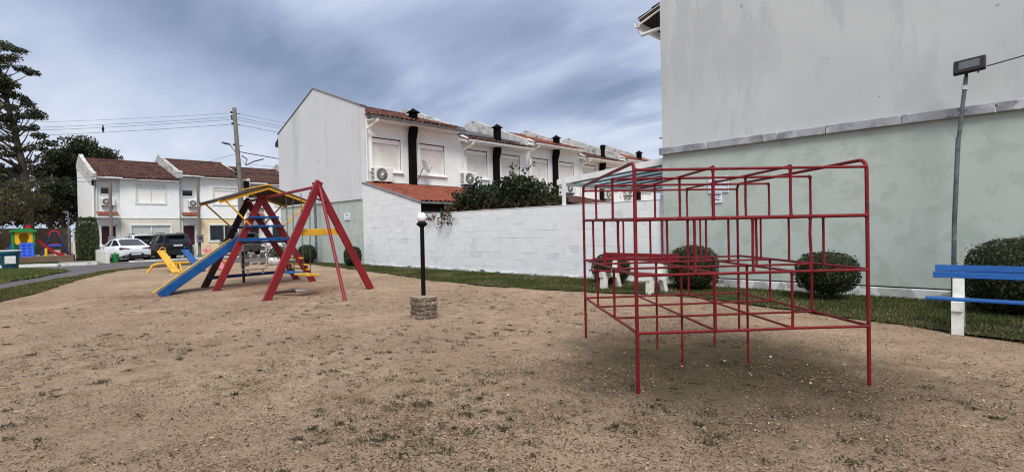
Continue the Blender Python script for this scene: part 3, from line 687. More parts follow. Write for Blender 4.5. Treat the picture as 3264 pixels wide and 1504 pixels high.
if 1:  # dark solar sheet on the second roof
    k = 1; ze = A_E[k]; zr = ze+1.38; f = lambda x: zr+(ze+.06-zr)*(x-RIDGE)/(-16.85-RIDGE)+.12
    MB().prism([(RIDGE+.5, f(RIDGE+.5)), (-17.3, f(-17.3)), (-17.3, f(-17.3)+.05), (RIDGE+.5, f(RIDGE+.5)+.05)], 'y', 14.95, 18.6).build('roof_panel', m_slate, HA[1])
# rear lean-tos
def leanto(k, name, label, y0, y1, x1, z1, zt, mat, fascia=m_black, tiles=True):
    t = thing(name, label, 'extension', ((AX+x1)/2, (y0+y1)/2, 0), 0, 'lean-to kitchen extensions')
    MB().prism([(AX+.02, zt-.06), (x1+.1, z1-.02), (x1+.1, z1+.02), (AX+.02, zt)], 'y', y0, y1).build('roof', mat, t)
    if tiles: tiles_joined('roof_tiles', t, tile_spots(AX+.05, zt+.01, x1+.1, z1+.03, y0+.02, y1-.02, .19, .33), mat)
    MB().box(x1+.1, x1+.2, y0, y1, z1-.05, z1+.015, .01).build('gutter', m_gutter, t)
    MB().box(x1+.0, x1+.07, y0, y1, z1-.3, z1-.05).build('fascia', fascia, t)
    mb = MB(); hs = [(y0+1.2, y0+2.6, .95, z1-.42)]; wall_sheet(mb, 'x', x1-.15, x1-.3, y0+.02, y1-.02, -.05, z1-.1, hs); mb.build('wall', m_plaster, t)
    MB().box(x1-.27, x1-.2, hs[0][0], hs[0][1], hs[0][2], hs[0][3]).build('window_glass', m_glass, t)
    MB().prism([(AX+.02, 0), (x1-.3, 0), (x1-.3, z1-.12), (AX+.02, zt-.1)], 'y', y1-.14, y1-.02).build('side_wall', m_plaster, t)
    mb = MB(); mb.beam((AX+.04, y0, zt+.05), (AX+.04, y1, zt+.05), .12, .05); mb.build('flashing', m_gutter, t)
    return t
leanto(0, 'kitchen_extension', 'lean-to with bright terracotta roof beside the white block wall', 10.17, 14.66, -14.2, 2.2, 3.08, m_tile_new)
leanto(1, 'kitchen_extension', 'grey sheet roofed lean-to showing right of the climbing plant', 14.8, 19.04, -14.2, 2.3, 3.05, m_slate, tiles=False)
leanto(2, 'kitchen_extension', 'brownish tiled lean-to seen under the glazed canopy', 19.2, 23.36, -14.0, 2.25, 2.95, m_tile_far)
for lab, y, z in (('air conditioner with dark fan at the end house corner', 10.78, 3.1), ('air conditioner with grey fan above the climbing plant', 15.2, 3.2), ('air conditioner on the third house behind the canopy post', 22.4, 3.1), ('air conditioner low on the fourth house wall', 26.1, 2.9), ('air conditioner farthest along the white row', 28.5, 3.2)):
    ac_unit(lab, (AX+.02, y, z), R(90))
# satellite dish
t = thing('satellite_dish', 'pale satellite dish on a bent arm between two shutters', 'satellite dish', (AX, 12.5, 3.3))
mb = MB(); n = 18; prof = [(r, r*r*.42) for r in (0.001, .08, .16, .24, .30)]
mb.lathe(prof, n); ax = Vector((.8, .45, .35)).normalized(); q = ax.to_track_quat('Z', 'Y').to_matrix().to_4x4()
dc = Vector((.42, .12, .55)); mb.f = mb.f[:-1]
mb.v = [tuple((Matrix.Translation(dc) @ q) @ Vector(p)) for p in mb.v]; mb.build('dish', m_dish, t, True, True)
mb = MB(); mb.tube([(0, 0, 0), (.14, .02, .12), (.3, .08, .45), dc], .02, 6); mb.build('mast', m_gutter, t, True)
mb = MB(); tip = dc+ax*.36+Vector((0, 0, -.12)); mb.tube([dc+q.to_3x3() @ Vector((0, -.28, .03)), tip], .012, 6); mb.build('feed_arm', m_gutter, t, True)
mb = MB(); mb.tube([tip, tip-ax*.08], .03, 8); mb.build('receiver', m_pvc, t, True)

# ------------------------------------------------------------------ white block garden wall
GX0, GX1 = AX+.004, -5.245
t = thing('garden_wall', 'long whitewashed concrete block wall between the two gables', 'wall', ((GX0+GX1)/2, 10.1, 0))
def wtop(x): return 3.1-(x-GX0)*(3.1-2.2)/(-13.95-GX0) if x < -13.95 else 1.79
mb = MB(); mb.box(GX0, GX1, 10.03, 10.15, -.1, 1.775); mb.prism([(GX0, 1.776), (-13.97, 1.776), (-13.97, 2.18), (GX0, 3.07)], 'y', 10.031, 10.149)
mb.build('mortar_core', m_mortar, t)
def clip_top(poly):
    out = []; f = lambda p: 3.085-(p[0]-GX0)*(.9)/(-13.95-GX0)-p[1]
    for a, b in zip(poly, poly[1:]+poly[:1]):
        fa, fb = f(a), f(b)
        if fa >= 0: out.append(a)
        if fa*fb < 0: s_ = fa/(fa-fb); out.append((a[0]+(b[0]-a[0])*s_, a[1]+(b[1]-a[1])*s_))
    return out
BW, BH = .407, .198; blk = []
for i in range(4):
    mb = MB(); j = lambda: random.uniform(-.0025, .0025)
    mb.box(0, BW-.005, -.0025+j()*.5, .02, .0022, BH-.0022, .0025); me = mb.build('block', m_block, None, True); blk.append(me.data); bpy.data.objects.remove(me)
wl = W[t.name].translation
for r in range(16):
    z = r*BH; x = GX0+.002-(BW/2 if r % 2 else 0)
    while x < GX1-.03:
        xa, xb = max(x, GX0), min(x+BW, GX1)
        if z < 1.75 and xb-xa > BW-.001:
            o = link('block', random.choice(blk), None, t, (xa-wl.x, 10.03-wl.y+random.gauss(0, .0012), z-wl.z)); o.rotation_euler = (random.gauss(0, .003), 0, random.gauss(0, .003))
        elif xb-xa > .04:
            ok = z < 1.75
            poly = [(xa, z+.0035), (xb-.005, z+.0025), (xb-.005, z+BH-.0025), (xa, z+BH-.0035)]
            if not ok:
                if xa > -14.0: break
                poly = [(min(p[0], -13.96), p[1]) for p in poly]
                poly = clip_top(poly)
            if len(poly) >= 3 and abs(sum(a[0]*b[1]-b[0]*a[1] for a, b in zip(poly, poly[1:]+poly[:1]))) > .006:
                MB().prism(poly, 'y', 10.0275, 10.05).build('block', m_block, t)
        x += BW
mb = MB(); mb.box(-13.95, GX1, 10.018, 10.155, 1.783, 1.797, .004); mb.build('top_render', m_block, t)
mb = MB(); mb.beam((GX0, 10.09, 3.10), (-13.93, 10.09, 2.2), .18, .04); mb.build('sloped_coping', m_gutter, t)
mb = MB(); 
for i in range(48):
    x = GX0+i*(GX1-GX0)/48; mb.box(x, x+.255, 9.985+random.uniform(0, .02), 10.03, -.05, .05+random.uniform(0, .05), .01)
mb.build('rough_footing', m_plinth, t)
mb = MB(); mb.box(GX1-.055, GX1-.012, 9.99, 10.03, .05, 1.9); mb.build('dark_joint', m_cope, t)

# ------------------------------------------------------------------ big gable building on the right (row B)
BX0, BX1 = -5.24, 2.4; BR = (BX0+BX1)/2
def brake(x): return 5.98+1.36*(1-abs(x-BR)/(BR-BX0))
t = thing('gable_house', 'large house at right with blank grey gable over pale green base', 'house', (BR, 12, 0))
MB().prism([(BX0, 2.83), (BX1, 2.83), (BX1, brake(BX1)), (BR, brake(BR)), (BX0, brake(BX0))], 'y', 10.0, 10.22).build('gable_wall', m_gableB, t)
MB().box(BX0, BX1, 10.012, 10.22, .195, 2.72).build('green_dado', m_green, t)
MB().box(BX0+.01, BX1, 9.99, 10.22, -.1, .172, .012).build('plinth', m_plinth, t)
edges = [BX0-.05, -4.262, -3.24, -2.23, -1.2, -.14, .9, 1.92, BX1]
for a, b in zip(edges[:-1], edges[1:]):
    MB().box(a+.004, b-.006, 9.93, 10.01, 2.71, 2.85+random.uniform(-.002, .004), .008).build('coping_stone', m_cope, t)
MB().box(BX0, BX0+.2, 10.22, 14.4, -.1, 5.9).build('side_wall', m_plaster, t)
MB().box(BX1-.2, BX1, 10.22, 14.4, -.1, 5.9).build('side_wall', m_plaster, t)
MB().prism([(BX0-.62, 5.70), (BR, 7.22), (BX1+.6, 5.72), (BX1+.6, 5.78), (BR, 7.30), (BX0-.62, 5.78)], 'y', 10.22, 14.5).build('roof', m_brown, t)
tiles_joined('roof_tiles', t, [(2*BR-q[0], q[1], q[2], q[3]) for q in tile_spots(BR, 7.3, 2*BR-BX0+.66, 5.8, 10.24, 14.5)], m_tile_far, mir=-1)
MB().prism([(BX0+.02, 5.90), (BX0-.62, 5.66), (BX0-.62, 5.80), (BX0+.02, 6.02)], 'y', 10.225, 10.26).build('barge_board', m_pvc, t)
MB().prism([(BX0-.74+a, 5.73+b) for a, b in ((0, 0), (.02, -.1), (.12, -.11), (.15, 0), (.135, .0), (.11, -.09), (.03, -.085), (.012, 0))], 'y', 10.2, 14.4).build('gutter', m_pvc, t)
mb = MB(); mb.tube([(BX0-.66, 10.32, 5.63), (BX0-.66, 10.32, 5.54), (BX0-.62, 10.33, 5.47), (BX0-.3, 10.36, 5.5), (BX0-.06, 10.4, 5.52), (BX0-.06, 10.42, 5.3), (BX0-.06, 10.42, 2.9)], .04, 8); mb.build('downpipe', m_pvc, t, smooth=True)
mb = MB(); mb.tube([(BX0-.09, 10.05, 3.08), (BX0+.02, 10.05, 3.08)], .015, 6); mb.build('wall_bolt', m_gutter, t)

MB().box(BX0+.02, BX1, 10.05, 10.2, .16, .2).build('dado_shadow_line', m_black, t)  # black strip in the gap over the plinth, stands in for its shadow
# ------------------------------------------------------------------ glazed canopy behind the block wall
t = thing('patio_canopy', 'sloping glazed patio canopy on white frame above block wall', 'canopy', (-6.7, 12.5, 0))
def cz(x): return 2.44+(x+8.17)*.0765
mb = MB(); mb.beam((-8.22, 10.2, cz(-8.22)-.05), (-5.26, 10.2, cz(-5.26)-.05), .05, .135); mb.build('front_beam', m_pvc, t)
MB().box(-8.27, -8.2, 10.22, 16.0, cz(-8.2)-.12, cz(-8.2)+.0).build('side_beam', m_pvc, t)
for i in range(10):
    y = 10.24+i*.57
    mb = MB(); mb.prism([(-8.19, cz(-8.19)-.012), (-5.28, cz(-5.28)-.012), (-5.28, cz(-5.28)), (-8.19, cz(-8.19))], 'y', y+.012, y+.558); mb.build('glazing_panel', m_poly, t)
    if i: mb = MB(); mb.beam((-8.19, y, cz(-8.19)-.035), (-5.28, y, cz(-5.28)-.035), .022, .045); mb.build('rafter', m_gutter, t)
MB().box(-7.985, -7.915, 10.06, 10.13, 1.797, cz(-7.95)-.09).build('post', m_pvc, t)
MB().box(-5.34, -5.27, 10.17, 10.24, 1.797, cz(-5.3)-.1).build('post', m_pvc, t)
MB().box(-8.2, -8.13, 15.9, 15.97, 0, cz(-8.2)-.1).build('post', m_pvc, t)
# grey yard door standing under the canopy
t = thing('yard_door', 'plain grey door panel under the right end of the canopy', 'door', (-6.2, 13.8, 0))
MB().box(-6.9, -5.5, 13.8, 13.86, 0, 2.25, .01).build('panel', m_gutter, t); MB().box(-6.95, -6.9, 13.78, 13.88, 0, 2.3).build('frame', m_steel, t)

# ------------------------------------------------------------------ houses across the street
HX = -47.0
def plain_window(parent, x, ya, yb, za, zb, kind, mull=1, fr=.12):
    mb = MB()
    for a, b, c, d in ((ya-fr, ya, za-fr, zb+fr), (yb, yb+fr, za-fr, zb+fr), (ya, yb, zb, zb+fr), (ya, yb, za-fr, za)): mb.box(x-.04, x+.05, a, b, c, d, .008)
    w = mb.build('window', m_white_paint, parent)
    mat = {'blind': m_shut, 'screen': m_screen, 'dark': m_glass}[kind]
    n = mull+1; wd = (yb-ya)/n
    for i in range(n): B(x-.09, x-.05, ya+i*wd+.03, ya+(i+1)*wd-.03, za+.03, zb-.03).build('pane', mat, w)
    mb = MB()
    for i in range(n+1): mb.box(x-.085, x-.01, ya+i*wd-.032, ya+i*wd+.032, za, zb)
    mb.box(x-.084, x-.011, ya, yb, za, za+.04); mb.box(x-.084, x-.011, ya, yb, zb-.04, zb)
    if kind == 'blind': mb.box(x-.08, x+.0, ya+.04, yb-.04, zb-.22, zb-.04)
    mb.build('frame', m_white_paint, w)
    if kind == 'dark':
        for i in range(n): B(x-.12, x-.1, ya+i*wd+.35, ya+i*wd+.72, za+.04, zb-.04).build('curtain', m_curtain, w)
    return w
def street_house(y0, y1, ze, dy, lower, label, ac_label, blind_low):
    z0 = -.22; t = thing('street_house', label, 'house', (HX-3, (y0+y1)/2, z0), 0, 'two-storey houses across the street')
    yb = y0+dy['bay']; xr, xb = HX-.15, HX+.15
    sw = (y0+dy['sw'][0], y0+dy['sw'][1], 4.43, 4.93); dr = (y0+dy['dr'][0], y0+dy['dr'][1], z0, 2.17)
    uw = (y0+dy['uw'][0], y0+dy['uw'][1], 3.85, 5.18); lw = (y0+dy['lw'][0], y0+dy['lw'][1], .86, 2.12)
    mb = MB(); wall_sheet(mb, 'x', xr, xr-.2, y0+.02, yb, z0, ze+.1, [sw, dr]); mb.build('entrance_wall', m_plaster, t)
    mb = MB(); wall_sheet(mb, 'x', xb, xb-.2, yb, y1-.02, 2.72, ze+.1, [uw]); mb.box(xr-.1, xb-.2, yb-.0, yb+.15, z0, ze+.05); mb.build('upper_wall', m_plaster, t)
    mb = MB(); wall_sheet(mb, 'x', xb-.01, xb-.2, yb, y1-.02, z0, 2.66, [lw]); mb.build('lower_wall', lower, t)
    MB().box(xb-.1, xb+.03, yb-.02, y1-.02, 2.66, 2.72, .01).build('belt', m_white_paint, t)
    plain_window(t, xr, *sw, 'dark', 0, .08); plain_window(t, xb, *uw, 'blind'); plain_window(t, xb, *lw, 'screen' if blind_low else 'dark')
    mb = MB(); mb.box(xr-.12, xr-.04, dr[0]+.06, dr[1]-.06, z0+.05, dr[3]-.05, .01); d = mb.build('door', m_door, t)
    mb = MB(); mb.tube([(xr-.04, dr[1]-.16, .85), (xr+.01, dr[1]-.16, .85), (xr+.01, dr[1]-.16, 1.0)], .015, 6); mb.build('handle', m_steel, d)
    mb = MB()
    for a, b, c, e in ((dr[0]-.06, dr[0]+.05, z0, dr[3]+.1), (dr[1]-.05, dr[1]+.06, z0, dr[3]+.1), (dr[0], dr[1], dr[3]-.05, dr[3]+.1)): mb.box(xr-.1, xr+.03, a, b, c, e)
    mb.build('door_frame', m_white_paint, t)
    # little tiled porch roof
    mb = MB(); mb.box(xr, xr+.9, y0+.08, yb-.08, 2.70, 2.80, .01); p = mb.build('porch_slab', m_white_paint, t)
    tiles_joined('porch_tiles', t, tile_spots(xr+.02, 3.12, xr+.92, 2.86, y0+.15, yb-.15, .2, .3), m_tile_new)
    # roof
    xe, xg, zr = HX+.62, -53.0, ze+1.93
    MB().prism([(xg, zr-.06), (xe, ze-.04), (xe, ze+.02), (xg, zr), (-54.6, zr-.5), (-54.6, zr-.56)], 'y', y0+.12, y1-.05).build('roof', m_tile_far, t)
    tiles_joined('roof_tiles', t, tile_spots(xg, zr+.02, xe, ze+.04, y0+.16, y1-.08, .235, .4), m_tile_far, .012)
    mb = MB(); mb.tube([(xg, y0+.1, zr+.05), (xg, y1-.05, zr+.05)], .12, 8); mb.build('ridge_tiles', m_tile_far, t)
    mb = MB(); mb.box(xe-.02, xe+.1, y0+.15, yb+.1, ze-.08, ze+.02, .01); mb.build('gutter', m_pvc, t)
    MB().box(xb, xe, yb, y1-.05, ze-.09, ze-.05).build('soffit', m_white_paint, t)
    # parapet on the near side with scrolled foot
    pf = [(xb-.1, ze-.25), (xe+.02, ze-.2), (xe+.08, ze+.25), (xe-.1, ze+.36), (xe-.4, ze+.30), (xg+.8, zr+.12), (xg+.35, zr+.38), (xg, zr+.4), (xg-.5, zr+.18), (-54.6, zr-.2), (-54.6, zr-.6), (xb-.1, ze-.6)]
    MB().prism(pf, 'y', y0-.12, y0+.12).build('parapet', m_parapet, t)
    MB().box(-54.5, xb-.1, y0-.1, y0+.015, z0, ze-.6).build('party_wall', m_plaster, t)
    mb = MB(); mb.prism([(xb-.1, ze-.6), (-54.5, ze-.6), (-54.5, zr-.7), (xg, zr+.0), (xb-.1, ze)], 'y', y0-.095, y0+.018); mb.build('end_gable', m_plaster, t)
    mb = MB(); mb.tube([(xr+.06, y0+.2, ze-.1), (xr+.06, y0+.2, z0)], .04, 6); mb.build('downpipe', m_pvc, t)
    if ac_label: ac_unit(ac_label, (xr+.02, y0+dy['ac'], 3.55), R(90))
    return t
d1 = dict(bay=1.5, sw=(.42, 1.08), dr=(.36, 1.30), uw=(2.50, 4.28), lw=(2.14, 4.62), ac=.8)
d2 = dict(bay=1.46, sw=(.24, .98), dr=(.21, 1.09), uw=(2.40, 4.15), lw=(2.05, 4.20), ac=1.0)
street_house(5.74, 11.0, 5.6, d1, m_beige, 'leftmost street house, beige ground floor, next to the tall hedge', 'air conditioner under the small window beside the hedge', True)
street_house(11.02, 15.93, 6.02, d2, m_cream, 'middle street house with cream ground floor and black car before it', 'air conditioner on the entrance bay of the cream house', False)
street_house(15.95, 21.0, 5.7, d2, m_plaster, 'street house half hidden by the grey gable, behind swing roof', 'air conditioner on the house behind the swing set roof', False)
street_house(21.02, 26.0, 6.0, d2, m_beige, 'farthest street house, hidden mostly behind the grey gable', None, True)

# ------------------------------------------------------------------ vehicles (rear at x=0, nose towards +x in local space)
def loft(secs, name, mat, parent, smooth=True):
    """secs: list of (x, [(y,z)...]) half sections, mirrored"""
    mb = MB(); n = len(secs[0][1])
    for x, pts in secs:
        full = [(x+dx, y, z) for (y, z), dx in zip(pts, [0]*n)]+[(x, -y, z) for y, z in pts[::-1]]
        mb.v += full
    m = 2*n
    for i in range(len(secs)-1):
        for k in range(m):
            a = i*m+k; b = i*m+(k+1) % m; mb.f.append((a, b, b+m, a+m))
    mb.f.append(tuple(range(m))[::-1]); mb.f.append(tuple(range((len(secs)-1)*m, len(secs)*m)))
    return mb.build(name, mat, parent, True, smooth)
def car(label, loc, rz, paint, kind, group='parked cars'):
    t = thing('parked_car', label, 'car', loc, rz, group)
    if kind == 'sedan':
        L_, w, belt, top = 4.45, .9, .96, 1.42
        hull = [(0.0, .66, .36, .84), (.06, .80, .30, .92), (.3, .87, .24, 1.0), (.9, .9, .2, 1.0), (2.2, .9, .2, .96), (3.3, .89, .2, .93), (4.0, .82, .24, .80), (4.35, .66, .3, .68), (4.45, .5, .36, .6)]
        cab = [(.34, .72, 1.0, .66), (1.25, .76, 1.36, .54), (1.9, .77, 1.43, .55), (2.5, .77, 1.38, .55), (3.35, .74, .94, .64)]
        roof = (1.2, 2.55)
    else:
        L_, w, belt, top = 4.4, .92, 1.08, 1.7
        hull = [(0.0, .70, .42, 1.0), (.06, .84, .36, 1.08), (.25, .91, .30, 1.1), (.9, .92, .26, 1.1), (2.2, .92, .26, 1.08), (3.2, .91, .26, 1.05), (4.0, .84, .3, .98), (4.3, .7, .36, .84), (4.4, .55, .4, .7)]
        cab = [(.08, .80, 1.1, .78), (.36, .80, 1.60, .62), (1.0, .80, 1.69, .62), (2.3, .80, 1.66, .62), (3.2, .78, 1.06, .7)]
        roof = (.34, 2.4)
    secs = []
    for x, hw, zb, zt in hull: secs.append((x, [(hw*.8, zb), (hw*.97, zb+.08), (hw, zb+.25), (hw, zt-.18), (hw*.95, zt-.05), (hw*.86, zt)]))
    loft(secs, 'body', paint, t)
    gl = []
    for x, hb, zt, ht in cab:
        zb = belt-.03; gl.append((x, [(hb, zb), (ht+.05, max(zb+.01, zt-.05)), (ht-.06, max(zb+.02, zt)), (.01, max(zb+.025, zt+.012))]))
    g = loft(gl, 'greenhouse', m_carglass, t, False)
    # roof skin and pillars
    rs = [c for c in cab if roof[0] <= c[0] <= roof[1]+.1]
    mb = MB()
    for (x, hb, zt, ht) in rs: mb.v += [(x, ht+.045, zt-.055), (x, ht-.06, zt+.012), (x, 0, zt+.028), (x, -ht+.06, zt+.012), (x, -ht-.045, zt-.055)]
    for i in range(len(rs)-1):
        for k in range(4): a = i*5+k; mb.f.append((a, a+1, a+6, a+5))
    mb.build('roof', paint, t, True, True)
    mb = MB()
    for s in (-1, 1):
        q = [(x, s*(ht+.05), zt-.045) for x, hb, zt, ht in cab]
        mb.tube([(cab[0][0]-.02, s*(cab[0][1]-.02), belt-.02)]+q[1:-1]+[(cab[-1][0], s*cab[-1][1], belt-.02)], .04, 6)
        xm = 1.95; mb.beam((xm, s*(.79), belt), (xm, s*(.60 if kind == 'sedan' else .66), top-.06), .06, .05)
        if kind == 'suv': mb.beam((.95, s*.82, belt), (.95, s*.67, top-.08), .1, .05)
    mb.build('pillar', paint, t, True)
    if kind == 'suv':
        for s in (-1, 1): mb = MB(); mb.tube([(.5, s*.58, 1.68), (.6, s*.58, 1.76), (2.1, s*.58, 1.75), (2.2, s*.58, 1.67)], .02, 6); mb.build('roof_rail', m_trim, t, True)
    wr = .32 if kind == 'sedan' else .36
    for x in (.85, 3.5):
        for s in (-1, 1):
            mb = MB(); mb.lathe([(wr*.62, -.1), (wr, -.09), (wr, .09), (wr*.62, .1)], 20); mb.v = [(x+p[0], s*(w-.1)+p[2], wr+p[1]) for p in mb.v]; wh = mb.build('wheel', m_tyre, t, True, True)
            mb = MB(); mb.lathe([(.04, .095), (wr*.6, .07), (wr*.6, .1), (wr*.5, .1)], 16); mb.v = [(x+p[0], s*(w-.1)+s*p[2], wr+p[1]) for p in mb.v]; mb.build('rim', m_steel, wh, True)
            mb = MB(); mb.lathe([(wr+.06, -.06), (wr+.06, .045)], 20); mb.v = [(x+p[0], s*(w-.055)+s*p[2], wr+p[1]) for p in mb.v]; mb.build('wheel_arch', m_trim, t, True)
    if kind == 'sedan':
        for s in (-1, 1): MB().prism([(s*.84, .80), (s*.80, .90), (s*.30, .83), (s*.36, .79)], 'x', -.01, .16).build('tail_light', m_tail, t, True)
        MB().prism([(-.74, .26), (.74, .26), (.7, .4), (.42, .44), (.3, .56), (-.3, .56), (-.42, .44), (-.7, .4)], 'x', -.03, .1).build('rear_diffuser', m_trim, t, True)
        B(-.045, -.03, -.26, .26, .43, .53).build('number_plate', m_plate, t, True)
        for s in (-1, 1): B(-.05, .05, s*.5-.09, s*.5+.09, .3, .35, .01).build('exhaust', m_steel, t, True)
        mb = MB(); mb.prism([(1.5, 1.44), (1.62, 1.44), (1.5, 1.5)], 'y', -.02, .02); mb.build('aerial_fin', paint, t, True)
    else:
        for s in (-1, 1): B(-.015, .14, s*.76-.1, s*.76+.1, .92, 1.08, .03).build('tail_light', m_tail, t, True)
        B(-.035, .1, -.8, .8, .34, .62, .03).build('bumper', m_trim, t, True)
        B(-.03, -.01, -.26, .26, .88, .99).build('number_plate', m_plate, t, True)
        B(.0, .3, -.55, .55, 1.66, 1.69, .01).build('spoiler', paint, t, True)
    for s in (-1, 1): MB().box(2.75, 2.95, s*.9, s*1.07, belt-.02, belt+.14, .03).build('mirror', paint if kind == 'sedan' else m_trim, t, True)
    return t
car('white sedan parked tail out before the leftmost street house', (-38.75, 6.72, -.25), R(180+7), m_car_white, 'sedan')
car('black sport utility car with roof rails beside the white sedan', (-38.75, 8.95, -.25), R(180+5), m_car_black, 'suv')
car('white car half hidden behind the white sedan and black car', (-43.2, 8.05, -.25), R(180), m_car_white, 'suv')
car('dark grey car seen behind the top of the blue slide', (-39.6, 13.6, -.25), R(180), m_car_grey, 'suv')

# low white walls, meter posts, bins, hedge in front of the street houses
t = thing('low_wall', 'low white wall beside the white sedan and hedge', 'wall', (-41, 5.4, -.25))
mb = MB(); mb.beam((-45.6, 5.55, .1), (-37.9, 5.2, .1), .16, .75); mb.build('wall_panel', m_concrete_white, t); 
t = thing('low_wall', 'short white wall beside the black car', 'wall', (-40, 10.25, -.25))
mb = MB(); mb.beam((-43.5, 10.35, .2), (-39.3, 10.05, .2), .16, .95); mb.build('wall_panel', m_concrete_white, t)
def meter_post(label, x, y, h, box_z, tilt=0):
    t = thing('meter_post', label, 'post', (x, y, -.22), 0, 'electricity meter posts')
    mb = MB(); mb.tube([(0, 0, 0), (tilt*.4, 0, h*.5), (tilt, 0, h)], [.11, .1, .085], 10); mb.build('post', m_wood_pole, t, True, True)
    b = B(.08, .32, -.2, .2, box_z, box_z+.6, .02).build('meter_box', m_gutter, t, True)
    B(.315, .33, -.1, .1, box_z+.25, box_z+.42).build('meter_glass', m_glass, b, True)
    return t
meter_post('grey post with meter box behind the white sedan', -43.4, 6.18, 5.3, .95)
meter_post('slim post with black meter box beside the dark red door', -42.3, 11.1, 5.6, 1.0)
t = thing('waste_bin', 'small bright green bin between low wall and white sedan', 'bin', (-38.4, 5.62, -.25))
mb = MB(); mb.lathe([(.15, 0), (.19, .5), (.2, .52), (.16, .56)], 14); mb.build('bin_body', m_pgreen, t, True, True)
t = thing('waste_bin', 'tall teal wheelie bin with white label on the kerb', 'bin', (-35.85, 1.05, -.22))
mb = MB(); mb.lathe([(.30, 0), (.36, .75), (.38, .78)], 18); mb.build('bin_body', m_bin, t, True, True)
mb = MB(); mb.lathe([(.41, .78), (.42, .9), (.36, .93), (.33, .93), (.32, .82)], 18); mb.build('rim', m_bin, t, True, True)
mb = MB(); mb.lathe([(.425, .90), (.43, .935), (.40, .95)], 18); mb.build('lid_edge', m_white_paint, t, True, True)
B(.325, .372, -.2, .2, .28, .66, .01).build('paper_label', m_white_paint, t, True)

# ------------------------------------------------------------------ red climbing frame
def climbing_frame():
    FL, FR, BL, BRc = Vector((-1.94, 3.28)), Vector((-.76, 4.55)), Vector((-3.37, 4.62)), Vector((-2.23, 5.99))
    t = thing('jungle_gym', 'red tubular climbing frame standing on bare dirt at right', 'climbing frame', (-2.07, 4.6, 0))
    def P(u, v, z):
        q = (FL*(1-u)+FR*u)*(1-v)+(BL*(1-u)+BRc*u)*v; return (q.x, q.y, z+.034*v if 1.2 < z < 1.3 else z)
    z0, z1, z2, z3 = .44, .856, 1.258, 1.614; r = .0105; T = [0, 1/3, 2/3, 1]; Q = [0, .25, .5, .75, 1]
    def bar(name, pts, rad=r):
        if len(pts) == 2:
            a, b = Vector(pts[0]), Vector(pts[1]); d = (b-a).normalized(); e = .016; jv = lambda: Vector((random.gauss(0, .0011), random.gauss(0, .0011), random.gauss(0, .0011)))
            pts = [a, a+d*e, a+d*(e+.01), a.lerp(b, .36)+jv(), a.lerp(b, .68)+jv(), b-d*(e+.01), b-d*e, b]; rad = [rad*1.35, rad*1.3, rad, rad, rad, rad, rad*1.3, rad*1.35]
        MB_ = MB(); MB_.tube(pts, rad, 10); return MB_.build(name, m_red, t, smooth=True)
    # two side arches carry the frame: post, bend, top rail, bend, post
    for u in (0, 1):
        a, b = Vector(P(u, 0, 0)), Vector(P(u, 1, 0)); d = (b-a).normalized(); ht = 1.67; rr = .075
        pts = [a+Vector((0, 0, -.1)), a+Vector((0, 0, ht-rr))]
        for k in range(1, 6): an = PI/2*k/5; pts.append(a+d*(rr*(1-math.cos(an)))+Vector((0, 0, ht-rr+rr*math.sin(an))))
        for k in range(0, 6): an = PI/2*(1-k/5); pts.append(b-d*(rr*(1-math.cos(an)))+Vector((0, 0, ht-rr+rr*math.sin(an))))
        pts.append(b+Vector((0, 0, -.1))); bar('side_arch', pts, .0135)
    for v in T: bar('top_crossbar', [P(0, v, z3), P(1, v, z3)])
    for u in T[1:3]: bar('top_rail', [P(u, 0, z3+.012), P(u, 1, z3+.012)])
    # middle ring, heavier tube
    for v in (0, 1): bar('middle_rail', [P(0, v, z2), P(1, v, z2)], .0135)
    for u in (0, 1): bar('middle_rail', [P(u, 0, z2), P(u, 1, z2)], .0135)
    for u in T[1:3]: bar('middle_rail', [P(u, 0, z2-.004), P(u, 1, z2-.004)], .0095)
    for v in T[1:3]: bar('middle_rail', [P(0, v, z2+.006), P(1, v, z2+.006)], .0095)
    for z, nm in ((z1, 'lower_rail'), (z0, 'bottom_rail')):
        for v in T: bar(nm, [P(0, v, z), P(1, v, z)], .0105 if v in (0, 1) else .0095)
        for u in T: bar(nm, [P(u, 0, z+.004), P(u, 1, z+.004)], .0115 if u in (0, 1) else .0095)
    for u in T:
        for v in T:
            if u in (0, 1) and v in (0, 1): continue
            bar('top_upright', [P(u, v, z2), P(u, v, z3)], .0105)
            inner = u in T[1:3] and v in T[1:3]
            bar('ground_post' if inner else 'lower_upright', [P(u, v, -.1 if inner else z0), P(u, v, z1)])
    for u in Q[1:4]:
        for v in (0, 1): bar('middle_upright', [P(u, v, z1), P(u, v, z2)])
    for v in Q[1:4]:
        for u in T: bar('middle_upright', [P(u, v, z1), P(u, v, z2)])
climbing_frame()

